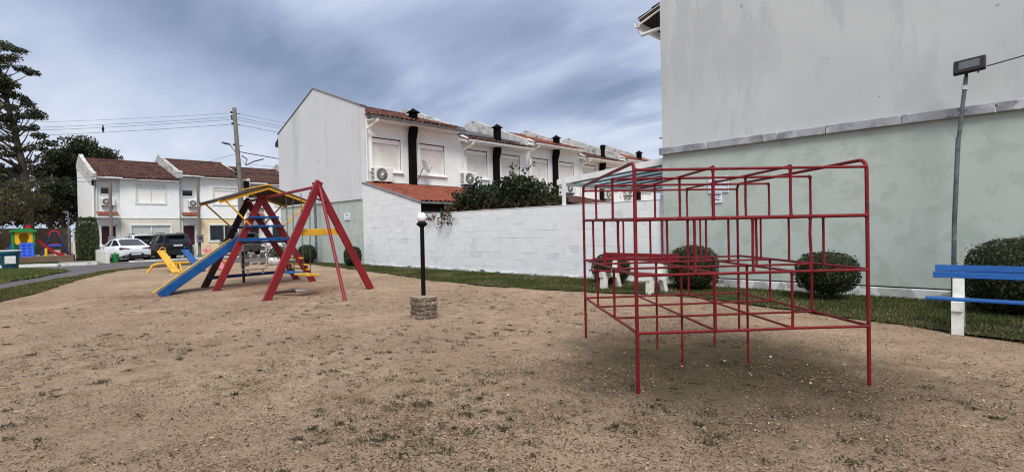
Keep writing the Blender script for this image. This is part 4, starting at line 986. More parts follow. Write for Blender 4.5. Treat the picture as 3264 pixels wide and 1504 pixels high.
# ------------------------------------------------------------------ swing set with slide tower
def play_set():
    t = thing('swing_set', 'red swing frame with blue slide and small yellow-edged roof', 'swing set', (-11.8, 4.7, 0))
    def leg(a, b, mat, w=.15, th=.055): return MB().beam(a, b, w, th, (1, 0, 0), .008).build('leg', mat, t)
    frames = [(-9.85, 3.6, 5.9, 4.69, 2.25, m_red2), (-12.7, 3.58, 5.95, 4.66, 2.16, m_red2), (-13.72, 3.62, 5.98, 4.7, 2.12, m_darkred)]
    for x, ya, yb, ym, zt, mt in frames:
        leg((x, ya, -.12), (x, ym+.03, zt), mt); leg((x-.06, yb, -.12), (x-.06, ym-.03, zt), mt if mt is m_red2 else m_red2)
    def legpt(i, z, side):
        x, ya, yb, ym, zt, _ = frames[i]; y = ya+(ym-ya)*(z+.12)/(zt+.12) if side < 0 else yb+(ym-yb)*(z+.12)/(zt+.12); return (x if side < 0 else x-.06, y, z)
    mb = MB(); mb.beam((-9.8, 4.69, 2.15), (-13.8, 4.68, 2.05), .05, .055, (0, 0, 1), .01); mb.build('top_beam', m_red2, t)
    mb = MB(); mb.tube([(-9.8, 4.70, 2.12), (-9.5, 4.66, 1.6), (-8.55, 4.54, -.1)], .03, 10); mb.build('fire_pole', m_red2, t, smooth=True)
    mb = MB(); mb.tube([(-9.86, 4.6, 1.92), (-9.86, 4.85, 1.84)], .015, 6); mb.build('apex_brace', m_black, t)
    a, b = legpt(0, 1.245, -1), legpt(0, 1.245, 1)
    MB().beam((a[0]-.05, a[1]-.0, 1.245), (b[0]-.05, b[1]+.0, 1.25), .03, .13, (0, 0, 1), .006).build('yellow_crossbar', m_yellow, t)
    for i, mt in ((1, m_blue), (2, m_navy)):
        for z in (1.63, 1.42, 1.11) if i == 1 else (1.61, 1.41):
            a, b = legpt(i, z, -1), legpt(i, z, 1)
            MB().beam((a[0]+.045, a[1]-.06, z), (b[0]+.105, b[1]+.06, z), .1, .045 if z > 1.2 else .07, (0, 0, 1), .006).build('rung_board', mt, t)
    a, b = legpt(2, .24, -1), legpt(2, .27, 1)
    MB().beam((a[0]+.05, a[1]-.04, .22), (b[0]+.11, b[1]+.03, .25), .09, .075, (0, 0, 1), .006).build('foot_board', m_navy, t)
    # rear ladder between the two tower frames
    for z in (.33, .42+.0, .62, .84, 1.06)[::2]+(.45,):
        a, b = legpt(1, z, 1), legpt(2, z, 1)
        MB().beam((a[0]+.14, a[1]+.02, z), (b[0]-.1, b[1]+.02, z), .1, .035, (0, 0, 1), .005).build('ladder_step', m_yellow, t)
    MB().box(-13.66, -12.74, 4.1, 5.25, 1.02, 1.06, .006).build('platform', m_navy, t)
    # slide
    S0, S1 = Vector((0, 2.70, -.02)), Vector((0, 4.2, 1.06))
    p0, p1 = S0+Vector((-13.15, 0, 0)), S1+Vector((-13.15, 0, 0)); ds = (S1-S0).normalized(); nn = Vector((0, -ds.z, ds.y))
    mb = MB(); mb.beam(p0, p1, .5, .03, nn, .004); sl = mb.build('slide', m_blue, t)
    for xs, mt, nm in ((-12.86, m_blue, 'side_board'), (-13.44, m_pale_yellow, 'side_board')):
        hb = .185 if xs > -13 else .11; off = -.0475+hb/2; MB().beam(S0+Vector((xs, 0, 0))-ds*.08+nn*off, S1+Vector((xs, 0, 0))+ds*.05+nn*off, .035, hb, nn, .008).build(nm, mt, sl)
    mb = MB()
    for xs in (-13.44,): mb.beam(S0+Vector((xs, 0, 0))-ds*.08+nn*.07, S1+Vector((xs, 0, 0))+ds*.03+nn*.07, .06, .02, nn)
    mb.build('rail_cap', m_pale_yellow, sl)
    # roof of the tower
    xa, xb = -12.42, -13.95; rz_, ez = 2.34, 1.99; yr, yl, yg = 4.72, 3.66, 5.76
    for ye in (yl, yg):
        n = 7
        for k in range(n):
            f0, f1 = k/n, (k+1)/n
            y0, y1 = yr+(ye-yr)*f0, yr+(ye-yr)*f1; q0, q1 = rz_+(ez-rz_)*f0, rz_+(ez-rz_)*f1
            mb = MB(); mb.beam((xa+.04, (y0+y1)/2, (q0+q1)/2), (xb-.04, (y0+y1)/2, (q0+q1)/2), abs(y1-y0)*1.02, .02, Vector((0, (rz_-ez)*(1 if ye > yr else -1), abs(ye-yr))).normalized()); mb.build('roof_board', m_brown, t)
        for x, mt in ((xa, m_yellow), (xb, m_pale_yellow)): MB().beam((x, yr, rz_-.035), (x, ye, ez-.035), .035, .075, (0, 0, 1), .005).build('roof_edge', mt, t)
    for x, dx in ((xa-.02, 1), (xb+.02, 2)):
        for s, ye in ((-1, yl), (1, yg)):
            a = legpt(dx, 1.45, s); MB().beam((x, a[1]+s*.02, 1.43), (x, ye+(-s)*.14, ez-.0), .03, .05, (1, 0, 0), .004).build('roof_brace', m_yellow, t)
    MB().beam((xa+.05, yr, rz_+.03), (xb-.05, yr, rz_+.03), .12, .03).build('ridge_cap', m_yellow, t)
    # noughts and crosses panel on the foot board
    xp = -13.62; pts = []; y0, y1, q0, q1, rr = 4.47, 5.1, .36, .99, .09
    for cx, cz_, a0 in ((y1-rr, q0+rr, -90), (y1-rr, q1-rr, 0), (y0+rr, q1-rr, 90), (y0+rr, q0+rr, 180)):
        for k in range(5): an = R(a0+k*22.5); pts.append((xp, cx+rr*math.cos(an), cz_+rr*math.sin(an)))
    pts.append(pts[0]); mb = MB(); mb.tube(pts, .014, 8); fr = mb.build('game_panel', m_white_paint, t, smooth=True)
    for i in range(3):
        z = .5+i*.19; mb = MB(); mb.tube([(xp, y0, z), (xp, y1, z)], .006, 6); mb.build('rod', m_white_paint, fr)
        for k in range(3):
            y = 4.6+k*.19; m4 = Matrix.Translation((xp, y, z)) @ Matrix.Rotation(R(random.uniform(-40, 40)+(55 if i == 0 else 0)), 4, 'Y')
            MB().box(-.012, .012, -.062, .062, -.065, .065, .012, m4).build('turning_plate', m_sil, fr)
    for y in (4.62, 4.98): MB().box(xp-.012, xp+.012, y-.025, y+.025, .25, .37).build('panel_foot', m_white_paint, fr)
    mb = MB(); mb.tube([(-14.3, 4.75, -.1), (-14.25, 4.72, .8)], .035, 8); mb.build('rear_prop', m_darkred, t)
    return t
play_set()
def swing(label, xa, xb, zs, mat):
    t = thing('swing', label, 'swing', ((xa+xb)/2, 4.68, zs), 0, 'swings on the red frame')
    xm = (xa+xb)/2
    for x in (xa, xb):
        mb = MB(); ztop = 2.07 + (x+9.8)*.025; n = int((ztop-zs)/.055); xs_ = xm+(x-xm)*.8
        for k in range(n):
            z = zs+.02+k*.055; xx = xs_+(x-xs_)*k/n; w = .011
            pts = [(-w, -.02), (-w, .02), (0, .034), (w, .02), (w, -.02), (0, -.034), (-w, -.02)]
            mb.tube([((xx+p[0], 4.68, z+.03+p[1]) if k % 2 else (xx, 4.68+p[0], z+.03+p[1])) for p in pts], .0045, 4, False)
        mb.build('chain', m_chain, t)
    mb = MB(); mb.box(xa-.12, xb+.12, 4.54, 4.82, zs-.015, zs+.02, .008); mb.build('seat', mat, t)
    return t
swing('swing with blue board seat, nearer the slide tower', -11.36, -11.02, .39, m_blue)
swing('swing with yellow board seat, nearer the red end frame', -10.62, -10.22, .38, m_yellow)
t = thing('loose_plank', 'loose plank lying on the dirt under the swings', 'plank', (-10.75, 4.45, 0))
MB().beam((-10.85, 4.12, .03), (-10.72, 4.55, .035), .2, .035, (0, 0, 1), .004).build('dark_half', m_brown, t); MB().beam((-10.72, 4.555, .035), (-10.66, 4.82, .04), .2, .035, (0, 0, 1), .004).build('pale_half', m_sil, t)

# ------------------------------------------------------------------ triple seesaw
t = thing('seesaw', 'triple seesaw with yellow, blue and pink boards near the path', 'seesaw', (-21.1, 5.3, 0))
mb = MB(); mb.tube([(-21.1, 3.95, 0), (-21.1, 4.1, .25), (-21.1, 4.25, .3), (-21.1, 6.3, .3), (-21.1, 6.45, .25), (-21.1, 6.6, 0)], .04, 8); mb.build('axle_frame', m_yellow, t, smooth=True)
mb = MB()
for y in (4.9, 5.7): mb.tube([(-21.1, y, .3), (-20.8, y, 0)], .03, 6); mb.tube([(-21.1, y, .3), (-21.4, y, 0)], .03, 6)
mb.build('stay', m_yellow, t)
for y, mt, nm, lab in ((4.56, m_yellow, 'board', 'yellow board'), (5.31, m_blue, 'board', 'blue board'), (6.03, m_pink, 'board', 'faded pink board')):
    a, b = Vector((-20.05, y, .02)), Vector((-22.12, y, .72)); d = (b-a).normalized()
    o = tag(MB().beam(a, b, .24, .045, (0, 0, 1), .006).build(nm, mt, t), lab)
    for f in (.16, .86):
        c = a.lerp(b, f); pts = [c+Vector((0, -.09, .02))]
        for k in range(7): an = PI*k/6; pts.append(c+Vector((0, -.09*math.cos(an), .13+.1*math.sin(an))))
        pts.append(c+Vector((0, .09, .02))); mb = MB(); mb.tube(pts, .014, 6); mb.build('handle', mt if y > 4.6 else m_yellow, o, smooth=True)

# ------------------------------------------------------------------ globe lamp on a brick base
def globe_lamp():
    t = thing('globe_lamp', 'black garden lamp with white globe on a brick base', 'lamp', (-5.96, 4.34, 0), R(-12.6))
    mb = MB(); mb.box(-.13, .13, -.13, .13, -.06, .292); mb.build('mortar_core', m_brickmortar, t, True)
    n = 5; h = .062
    for r in range(n):
        z = r*h-.012
        lens = [.19, .1] if r % 2 else [.1, .19]
        for s in range(4):
            rot = Matrix.Rotation(PI/2*s, 4, 'Z'); x = -.15
            for L_ in lens:
                jx = random.uniform(-.006, .006); m4 = rot @ Matrix.Translation((x+L_/2, -.135+random.uniform(-.009, .007), z+h/2)) @ Matrix.Rotation(random.uniform(-.06, .06), 4, 'Y') @ Matrix.Rotation(random.uniform(-.06, .06), 4, 'Z')
                MB().box(-L_/2+.009, L_/2-.009, -.014, .03, -h/2+.009, h/2-.006, .007, m4).build('brick', m_brick, t, True); x += L_+.005
    mb = MB(); mb.box(-.142, .142, -.142, .142, .285, .303, .008); mb.box(-.06, .06, -.06, .06, .3, .312, .004); mb.build('mortar_top', m_brickmortar, t, True)
    mb = MB(); mb.lathe([(.032, .3), (.03, 1.28), (.032, 1.29)], 14); p = mb.build('post', m_blackpost, t, True, True)
    mb = MB(); mb.lathe([(.034, 1.27), (.05, 1.285), (.075, 1.305), (.078, 1.325), (.06, 1.335), (.052, 1.352)], 18); mb.build('collar', m_blackpost, p, True, True)
    mb = MB(); mb.lathe([(.001, 1.342), (.035, 1.347), (.053, 1.363), (.064, 1.385), (.068, 1.41), (.064, 1.435), (.053, 1.457), (.035, 1.473), (.001, 1.478)], 24); mb.build('globe', m_globe, t, True, True)
globe_lamp()

# ------------------------------------------------------------------ concrete benches
def bench(name, label, loc, rz, x0, x1, legs, mat):
    """local: +y is the back, -y the front, length along x"""
    t = thing(name, label, 'bench', loc, rz, 'park benches')
    for lx in legs:
        prof = [(-.26, 0), (-.15, 0), (-.12, .22), (.02, .25), (.13, .22), (.20, 0), (.30, 0), (.20, .34), (.27, .66), (.22, .68), (.17, .66), (.10, .36), (-.24, .345), (-.27, .345), (-.27, .25), (-.245, .25)]
        MB().prism(prof, 'x', lx-.05, lx+.05).build('support', m_concrete_white, t, True)
    for k, (ya, yb) in enumerate(((-.2, -.06),)): B(x0-.05, x1, ya, yb, .348, .376, .006).build('seat_slat', mat, t, True)
    for k, z in enumerate((.6, .674)):
        m4 = Matrix.Translation((0, .165+.0125*k, z)) @ Matrix.Rotation(R(-10), 4, 'X')
        MB().box(x0+.02*k, x1, -.016, .016, -.0355, .0355, .004, m4).build('back_slat', mat, t, True)
    return t
bench('bench', 'blue slatted bench with white concrete supports at right edge', (-.42, 7.42, 0), R(1.5), -.22, 1.55, (.0, 1.3), m_blue2)
bench('bench', 'red slatted bench with white supports behind the climbing frame', (-5.2, 8.62, 0), R(-7), -.86, .92, (-.52, .56), m_red)

# ------------------------------------------------------------------ floodlight on a steel pole
t = thing('floodlight', 'black floodlight on a galvanised pole against the gable', 'floodlight', (-.62, 9.62, 0))
mb = MB(); mb.tube([(-.60, 9.62, -.1), (-.575, 9.62, 1.2), (-.525, 9.62, 2.35), (-.52, 9.62, 2.38)], .029, 12); p = mb.build('pole', m_steel, t, smooth=True)
mb = MB(); mb.tube([(-.522, 9.62, 2.33), (-.435, 9.62, 3.2)], .025, 12); mb.build('upper_pole', m_steel, p, smooth=True)
mb = MB(); mb.tube([(-.45, 9.62, 3.03), (-.446, 9.62, 3.09)], .036, 12); mb.build('collar', m_pvc, p, smooth=True)
m4 = Matrix.Translation((-.395, 9.56, 3.34)) @ Matrix.Rotation(R(-3), 4, 'Y') @ Matrix.Rotation(R(-6), 4, 'Z') @ Matrix.Rotation(R(-28), 4, 'X')
hd = MB().box(-.17, .17, -.03, .03, -.115, .115, .012, m4).build('lamp_head', m_flood, t)
MB().box(-.11, .11, -.034, -.028, -.062, .07, .002, m4).build('lamp_glass', m_flglass, hd)
mb = MB(); mb.box(-.14, .14, .03, .06, -.08, .08, .01, m4); mb.build('heat_sink', m_flood, hd)
mb = MB(); mb.tube([(-.435, 9.62, 3.18), (-.43, 9.62, 3.26)], .02, 8); mb.build('bracket', m_flood, hd); mb = MB(); mb.tube([m4 @ Vector((.1, 0, -.11)), m4 @ Vector((.09, .0, -.15))], .012, 6); mb.build('clamp_screw', m_flood, hd)
mb = MB(); mb.tube(bow((-.22, 9.6, 3.30), (4.5, 9.8, 4.5), .12), .008, 6)
tag(mb.build('power_cable', m_wire, org=(2, 9.7, 3.8)), 'thin black cable running right from the floodlight', 'cable')
t = thing('steel_post', 'thin galvanised post before the green end of the grey gable', 'post', (-20.66, 9.7, 0))
mb = MB(); mb.tube([(-20.66, 9.7, -.1), (-20.7, 9.7, 3.0)], .05, 10); mb.build('post', m_steel, t, smooth=True); mb = MB(); mb.tube([(-20.7, 9.7, 2.99), (-20.7, 9.7, 3.04)], .06, 10); mb.build('cap', m_gutter, t)

# ------------------------------------------------------------------ signs on the gables
def text(body, size, mat, parent, m4, ext=.0006):
    cu = bpy.data.curves.new('lettering', 'FONT'); cu.body = body; cu.size = size; cu.align_x = 'CENTER'; cu.align_y = 'CENTER'; cu.extrude = ext
    ob = bpy.data.objects.new('tmp', cu); COL.objects.link(ob); dg = bpy.context.evaluated_depsgraph_get()
    me = bpy.data.meshes.new_from_object(ob.evaluated_get(dg)); bpy.data.objects.remove(ob)
    me.transform(m4); o = link('lettering', me, mat, parent); return o
FR_ = Matrix.Rotation(R(90), 4, 'X')
t = thing('wall_sign', 'white rules sign with thin blue border on the pale green wall', 'sign', (-4.075, 10.0, 2.0))
B(-.2, .2, -.012, .005, -.155, .155, .004).build('board', m_sign, t, True)
mb = MB()
for a, b, c, d in ((-.18, .18, .125, .13), (-.18, .18, -.13, -.125), (-.18, -.175, -.13, .13), (.175, .18, -.13, .13)): mb.box(a, b, -.0145, -.0115, c, d)
mb.build('border', m_inkblue, t, True)
B(-.115, .1, -.0145, -.0115, .068, .092).build('heading_bar', m_ink, t, True)
text('3 ATÉ 12 ANOS', .042, m_inkred, t, Matrix.Translation((.03, -.0145, -.02)) @ FR_)
t = thing('wall_sign', 'small white notice with dark arrow below the rules sign', 'sign', (-4.11, 10.0, 1.745))
B(-.105, .105, -.012, .005, -.095, .095, .004).build('board', m_sign, t, True)
mb = MB()
for a, b, c, d in ((-.085, .085, .055, .08), (-.02, .075, .03, .036), (-.02, .06, .012, .018)): mb.box(a, b, -.0145, -.0115, c, d)
mb.prism([(-.04, -.005), (.085, -.045), (.03, -.045), (-.02, -.03), (-.03, -.055), (-.05, -.05)], 'y', -.0145, -.0115); mb.build('print', m_ink, t, True)
t = thing('wall_sign', 'small white notice on the green base of the grey gable', 'sign', (-18.62, 10.0, 1.87))
B(-.2, .2, -.012, .02, -.13, .13, .004).build('board', m_sign, t, True)
mb = MB(); mb.box(-.06, .09, -.0145, -.0115, .04, .075); mb.box(.0, .14, -.0145, -.0115, -.06, -.045); mb.build('print', m_ink, t, True)

# ------------------------------------------------------------------ utility pole and overhead lines
PX, PY = -34.5, 11.4
t = thing('utility_pole', 'tall concrete utility pole with street lamp arm behind the swing set', 'utility pole', (PX, PY, -.25))
mb = MB(); mb.tube([(PX, PY, -.5), (PX, PY, 4), (PX-.12, PY-.2, 9.15)], [.17, .15, .115], 12); mb.build('pole', m_conc_pole, t, smooth=True)
def polept(z): f = max(0, (z-4)/5.15); return Vector((PX-.12*f, PY-.2*f, z))
for z in (8.85, 8.6, 8.45, 8.15, 6.85, 5.3, 5.05):
    c = polept(z); mb = MB(); mb.lathe([(.03, -.07), (.06, -.05), (.035, -.02), (.06, .01), (.03, .06)], 10)
    mb.v = [(p[0]+c.x+.05, p[1]+c.y-.2, p[2]+c.z) for p in mb.v]; mb.build('insulator', m_black, t, smooth=True)
mb = MB(); 
for z in (8.85, 8.15, 6.85): c = polept(z); mb.tube([c+Vector((.03, -.24, 0)), c+Vector((0, .32, -.03))], .02, 6)
mb.build('bolt_arm', m_black, t)
mb = MB(); 
for z in (5.65, 5.25, 4.75): c = polept(z); mb.lathe([(.155, -.02), (.155, .02)], 12, c)
mb.build('steel_band', m_steel, t)
c = polept(6.2); mb = MB(); mb.tube([c, c+Vector((.05, -.25, .35)), c+Vector((.12, -.5, .62))], .025, 8); arm = mb.build('lamp_arm', m_steel, t, smooth=True)
mb = MB(); mb.lathe([(.02, -.3), (.09, -.22), (.11, 0), (.09, .2), (.02, .26)], 10); q = Vector((.15, -1, .12)).normalized().to_track_quat('Z', 'Y').to_matrix().to_4x4()
mb.v = [tuple((Matrix.Translation(c+Vector((.16, -.72, .66))) @ q) @ Vector((p[0], p[1]*.6, p[2]))) for p in mb.v]; mb.build('lamp_head', m_gutter, arm, smooth=True)
mb = MB(); mb.box(PX+.12, PX+.3, PY+.12, PY+.42, 4.0, 4.6, .02); mb.build('junction_box', m_black, t)
mb = MB(); mb.tube([polept(6.2)+Vector((.1, .2, 0)), polept(6.0)+Vector((.1, .5, 0)), polept(5.6)+Vector((.1, .35, 0)), polept(5.9)+Vector((.1, .9, 0)), polept(6.1)+Vector((.1, 1.5, 0))], .035, 6); mb.build('splice_bundle', m_wire, t)
LFT = Vector((-76.5, -25, 0)); RGT = Vector((-33.6, 62, 0))
def wire(label, p, q, sag, r): 
    mid = (Vector(p)+Vector(q))/2; mb = MB(); mb.tube(bow(p, q, sag, 24), r*.6, 5)
    return tag(mb.build('overhead_wire', m_wire, org=tuple(mid)), label, 'wire', 'overhead wires at the utility pole')
wire('topmost thin wire running left from the utility pole', polept(8.85), LFT+Vector((0, 0, 11.2)), 1.0, .012)
wire('upper paired wire running left from the utility pole', polept(8.6), LFT+Vector((0, 0, 10.6)), 1.0, .016)
wire('lower paired wire running left from the utility pole', polept(8.45), LFT+Vector((0, 0, 10.3)), 1.0, .016)
wire('lowest of the four high wires left of the utility pole', polept(8.15), LFT+Vector((0, 0, 9.6)), .9, .018)
wire('topmost thin wire between utility pole and grey gable', polept(8.85), RGT+Vector((0, 0, 8.6)), 1.0, .012)
wire('upper paired wire between utility pole and grey gable', polept(8.6), RGT+Vector((0, 0, 8.3)), 1.0, .016)
wire('lower paired wire between utility pole and grey gable', polept(8.45), RGT+Vector((0, 0, 8.1)), 1.0, .016)
wire('lowest of the four high wires near the grey gable', polept(8.15), RGT+Vector((0, 0, 7.7)), 1.0, .018)
wire('thick black bundled cable from pole towards the grey gable', polept(6.45), RGT+Vector((0, 0, 6.1)), 1.2, .045)
wire('telephone cable low on the pole running left over roofs', polept(5.3), LFT+Vector((0, 0, 5.4)), .35, .02)
wire('lowest telephone cable running left over the tiled roof', polept(5.05), LFT+Vector((0, 0, 5.0)), .35, .02)
wire('wavy telephone cable from pole to the grey gable', polept(5.2), RGT+Vector((0, 0, 5.2)), .5, .03)
wire('thin telephone cable above the wavy one by the grey gable', polept(5.75), RGT+Vector((0, 0, 5.6)), .6, .014)
wire('service line slanting left from pole to the tiled roof', polept(6.35), (-50.5, 9.6, 6.9), .3, .016)
wire('service line slanting right from pole to the far roof', polept(6.1), (-48.5, 19.0, 6.4), .2, .016)
t = thing('wire_spacer', 'small dark spacer hanging on the wires left of the pole', 'spacer', (-41.1, 5.59, 7.78))
mb = MB(); mb.lathe([(.015, .1), (.05, .14), (.03, .2), (.08, .32), (.03, .44), (.05, .5), (.02, .58)], 8); mb.build('body', m_black, t, True)

# ------------------------------------------------------------------ clipped bushes
def shell_pts(n, f, jit=.04):
    d = rng.normal(size=(n, 3)); d /= np.linalg.norm(d, axis=1)[:, None]; p, nr = f(d); return p*(1-np.abs(rng.normal(0, jit, (n, 1)))) , nr
def bush(label, loc, rx, ry, zb, zt, n=9000, leaf=.035, col=S(43, 52, 27), power=2.6, stem=True):
    t = thing('clipped_bush', label, 'bush', loc, rng.uniform(0, 6.28), 'clipped evergreen bushes along the wall')
    rz = (zt-zb)/2; cz_ = (zt+zb)/2
    d = rng.normal(size=(n, 3)); d /= np.linalg.norm(d, axis=1)[:, None]
    sc = (np.abs(d)**power).sum(1)**(-1/power)
    lump = 1+.06*np.array([noise.noise(Vector(q*2.2)+Vector(loc)) for q in d])+.045*np.array([noise.noise(Vector(q*6)+Vector(loc)) for q in d])
    rad = 1-np.abs(rng.normal(0, .07, n)); sh = rng.uniform(0, 1, n) < .015; rad[sh] = rng.uniform(1.02, 1.13, int(sh.sum()))
    P = d*(sc*lump*rad)[:, None]*np.array([rx, ry, rz])+np.array([0, 0, cz_])
    c = jcol(col, n, .3, .08); k = rng.uniform(0, 1, n) < .12; c[k] = jcol(S(88, 90, 50), int(k.sum()), .2, .06)
    link('foliage', leaf_mesh('foliage', P, rng.uniform(.7, 1.4, n)*leaf, c, .5, 0, d), m_leaf, t)
    mb = MB(); m = 14
    for i in range(9):
        ph = PI*i/8-PI/2
        for k in range(m):
            a = 2*PI*k/m; q = np.array([math.cos(ph)*math.cos(a), math.cos(ph)*math.sin(a), math.sin(ph)]); s_ = (np.abs(q)**power).sum()**(-1/power)*.86
            mb.v.append((q[0]*s_*rx, q[1]*s_*ry, q[2]*s_*rz+cz_))
    for i in range(8):
        for k in range(m): a = i*m+k; b = i*m+(k+1) % m; mb.f.append((a, b, b+m, a+m))
    mb.build('inner_twigs', M_core, t, True, True)
    if stem:
        mb = MB()
        for k in range(5): a = k*1.3; mb.tube([(.05*math.cos(a), .05*math.sin(a), -.05), (.1*math.cos(a), .1*math.sin(a), zb+.12)], .02, 6)
        mb.build('stem', m_bark, t, True)
    return t
M_core = M('bush_core', S(30, 32, 20), S(22, 24, 16), 8, .95)
bush('flat-topped clipped bush against green wall, right one seen through the red bars', (-2.08, 9.22, 0), .43, .42, .12, .76, 9000, .034)
bush('round clipped bush behind the right end of the red bench', (-4.32, 9.35, 0), .45, .43, .0, .85, 9000, .034)
bush('large clipped bush behind the blue bench', (.12, 9.15, 0), .66, .6, -.02, .97, 15000, .034, S(45, 53, 27))
bush('small clipped bush behind the left end of the red bench', (-6.2, 9.45, 0), .4, .36, .02, .66, 7000, .034)
bush('small dark bush at the corner of the green gable base', (-17.15, 9.4, 0), .31, .31, .02, .74, 4000, .05, S(48, 58, 34))
bush('dark bush seen between the red swing legs', (-20.8, 9.35, 0), .36, .36, .02, .78, 4000, .05, S(44, 54, 32))

# ------------------------------------------------------------------ climbing plant spilling over the block wall
def vine():
    t = thing('climbing_plant', 'dark leafy climbing plant spilling over the white block wall', 'plant', (-10.8, 10.4, 1.75))
    prof = [(-13.2, 1.75), (-12.9, 1.85), (-12.6, 2.05), (-12.2, 2.3), (-11.77, 2.48), (-11.3, 2.58), (-10.9, 2.42), (-10.55, 2.55), (-10.1, 2.68), (-9.6, 2.72), (-9.3, 2.46), (-9.0, 2.26), (-8.65, 1.98), (-8.2, 1.82)]
    xs = np.array([p[0] for p in prof]); zs = np.array([p[1] for p in prof]); n = 15000
    x = rng.uniform(-13.05, -8.25, n); top = np.interp(x, xs, zs)+np.array([noise.noise(Vector((a*3, 0, 1)))*.16 for a in x])
    z = 1.74+(top-1.74)*rng.uniform(0, 1, n)**.75; y = 10.2+rng.uniform(0, 1, n)*1.1-.28*np.clip((z-1.8)/.6, 0, 1)*rng.uniform(0, 1, n)
    gap = np.array([noise.noise(Vector((a*2.3, b*2.3, c*2.8))) for a, b, c in zip(x, y, z)]); k = gap > -.24
    P = np.c_[x, y, z][k]
    extra = []
    for a, b in (((-12.75, 9.97, 1.85), (-12.2, 9.9, 1.45)), ((-12.9, 9.96, 1.72), (-13.4, 9.92, 1.56)), ((-12.6, 9.95, 1.75), (-12.75, 9.9, 1.35)), ((-12.45, 9.95, 1.9), (-12.1, 9.88, 1.55)), ((-12.0, 10.3, 2.3), (-12.9, 10.5, 2.42)), ((-9.7, 10.3, 2.6), (-9.05, 10.25, 2.98)), ((-9.9, 10.3, 2.6), (-9.85, 10.25, 3.05)), ((-9.2, 10.3, 2.3), (-8.75, 10.25, 2.42)), ((-11.4, 10.3, 2.5), (-11.25, 10.2, 2.75))):
        a, b = np.array(a), np.array(b); m = 34; f = rng.uniform(0, 1, (m, 1)); extra.append(a+(b-a)*f+rng.normal(0, .05, (m, 3)))
    P = np.r_[P, np.concatenate(extra)]; m = len(P)
    c = jcol(S(38, 50, 30), m, .32, .08); q = rng.uniform(0, 1, m) < .14; c[q] = jcol(S(84, 92, 54), int(q.sum()), .2, .06); q = (P[:, 2] < 2.02) & (rng.uniform(0, 1, m) < .4); c[q] = jcol(S(84, 60, 42), int(q.sum()), .25, .06)
    link('foliage', leaf_mesh('foliage', P-np.array([-10.8, 10.4, 1.75]), rng.uniform(.06, .13, m), c, .62), m_leaf, t)
    mb = MB()
    for i in range(26):
        x0 = rng.uniform(-12.6, -8.6); p = Vector((x0, 10.15+rng.uniform(0, .4), 1.8)); pts = [p]
        for k in range(5): p = p+Vector((rng.normal(0, .17), rng.normal(0, .07), rng.uniform(.0, .17))); pts.append(p)
        mb.tube(pts, [.014, .012, .01, .008, .006, .004], 5)
    for a, b in (((-9.6, 10.3, 2.5), (-9.05, 10.25, 2.98)), ((-9.9, 10.3, 2.5), (-9.85, 10.25, 3.05)), ((-12.4, 10.0, 1.9), (-12.15, 9.9, 1.5))): mb.tube(bow(a, b, -.05, 5), .007, 5)
    mb.build('stems', m_twig, t)
    MB().box(-12.8, -8.4, 10.55, 11.1, 1.2, 1.95, .1).build('inner_twigs', M_core, t)
vine()

# ------------------------------------------------------------------ trees, hedge and the far play area
def tree(name, label, base, top, tr, clusters, leaf, col, group, limb_mat=None, dens=1.0, aspect=.55, warm=.15, trunk_pts=None):
    t = thing(name, label, 'tree', base, 0, group); b = Vector(base)
    mb = MB(); tp = [Vector(p) for p in trunk_pts] if trunk_pts else [b, b+Vector((rng.normal(0, .2), rng.normal(0, .2), (top-base[2])*.45)), b+Vector((rng.normal(0, .4), rng.normal(0, .4), top-base[2]))]
    mb.tube(tp, [tr*(1-.8*i/(len(tp)-1)) for i in range(len(tp))], 8); tk = mb.build('trunk', limb_mat or m_bark, t, smooth=True)
    mb = MB(); PP, CC = [], []
    for (x, y, z, rx, ry, rz, n) in clusters:
        n = int(n*dens); d = rng.normal(size=(n, 3)); d /= np.linalg.norm(d, axis=1)[:, None]; r = rng.uniform(0, 1, (n, 1))**.45
        p = d*r*np.array([rx, ry, rz])+np.array([x, y, z]); g = np.array([noise.noise(Vector(q*(.9/max(.3, rz*1.2)))) for q in p]); p = p[g > -.12]
        PP.append(p); cc = jcol(col, len(p), .3, .08); k = rng.uniform(0, 1, len(p)) < warm; cc[k] = jcol(S(110, 100, 62), int(k.sum()), .25, .06); CC.append(cc*rng.uniform(.8, 1.2))
        zt = max(base[2]+1.0, z-rng.uniform(.3, 1.2)-.25*math.hypot(x-base[0], y-base[1])); f = min(.97, max(.12, (zt-base[2])/(top-base[2])))
        i = min(len(tp)-2, int(f*(len(tp)-1))); a = tp[i].lerp(tp[i+1], f*(len(tp)-1)-i); c = Vector((x, y, z)); m = a.lerp(c, .55)+Vector((0, 0, -.15)); w = max(.018, tr*.28*(1-f*.6))
        mb.tube([a, m, c], [w, w*.6, w*.2], 5)
    mb.build('limbs', limb_mat or m_bark, tk)
    P = np.concatenate(PP)-np.array(base); link('crown', leaf_mesh('crown', P, rng.uniform(.6, 1.4, len(P))*leaf, np.concatenate(CC), aspect), m_leaf, t)
    return t
TG = 'trees beyond the far play area'
cl = []
for i in range(85):
    z = rng.uniform(5.6, 18.0); a = rng.uniform(0, 6.28); r = rng.uniform(.3, 3.4)
    y_ = .2+math.sin(a)*r*.85
    if y_ < 2.3: cl.append((-61+math.cos(a)*r, y_, z, rng.uniform(.7, 1.2), rng.uniform(.7, 1.2), rng.uniform(.28, .5), 330))
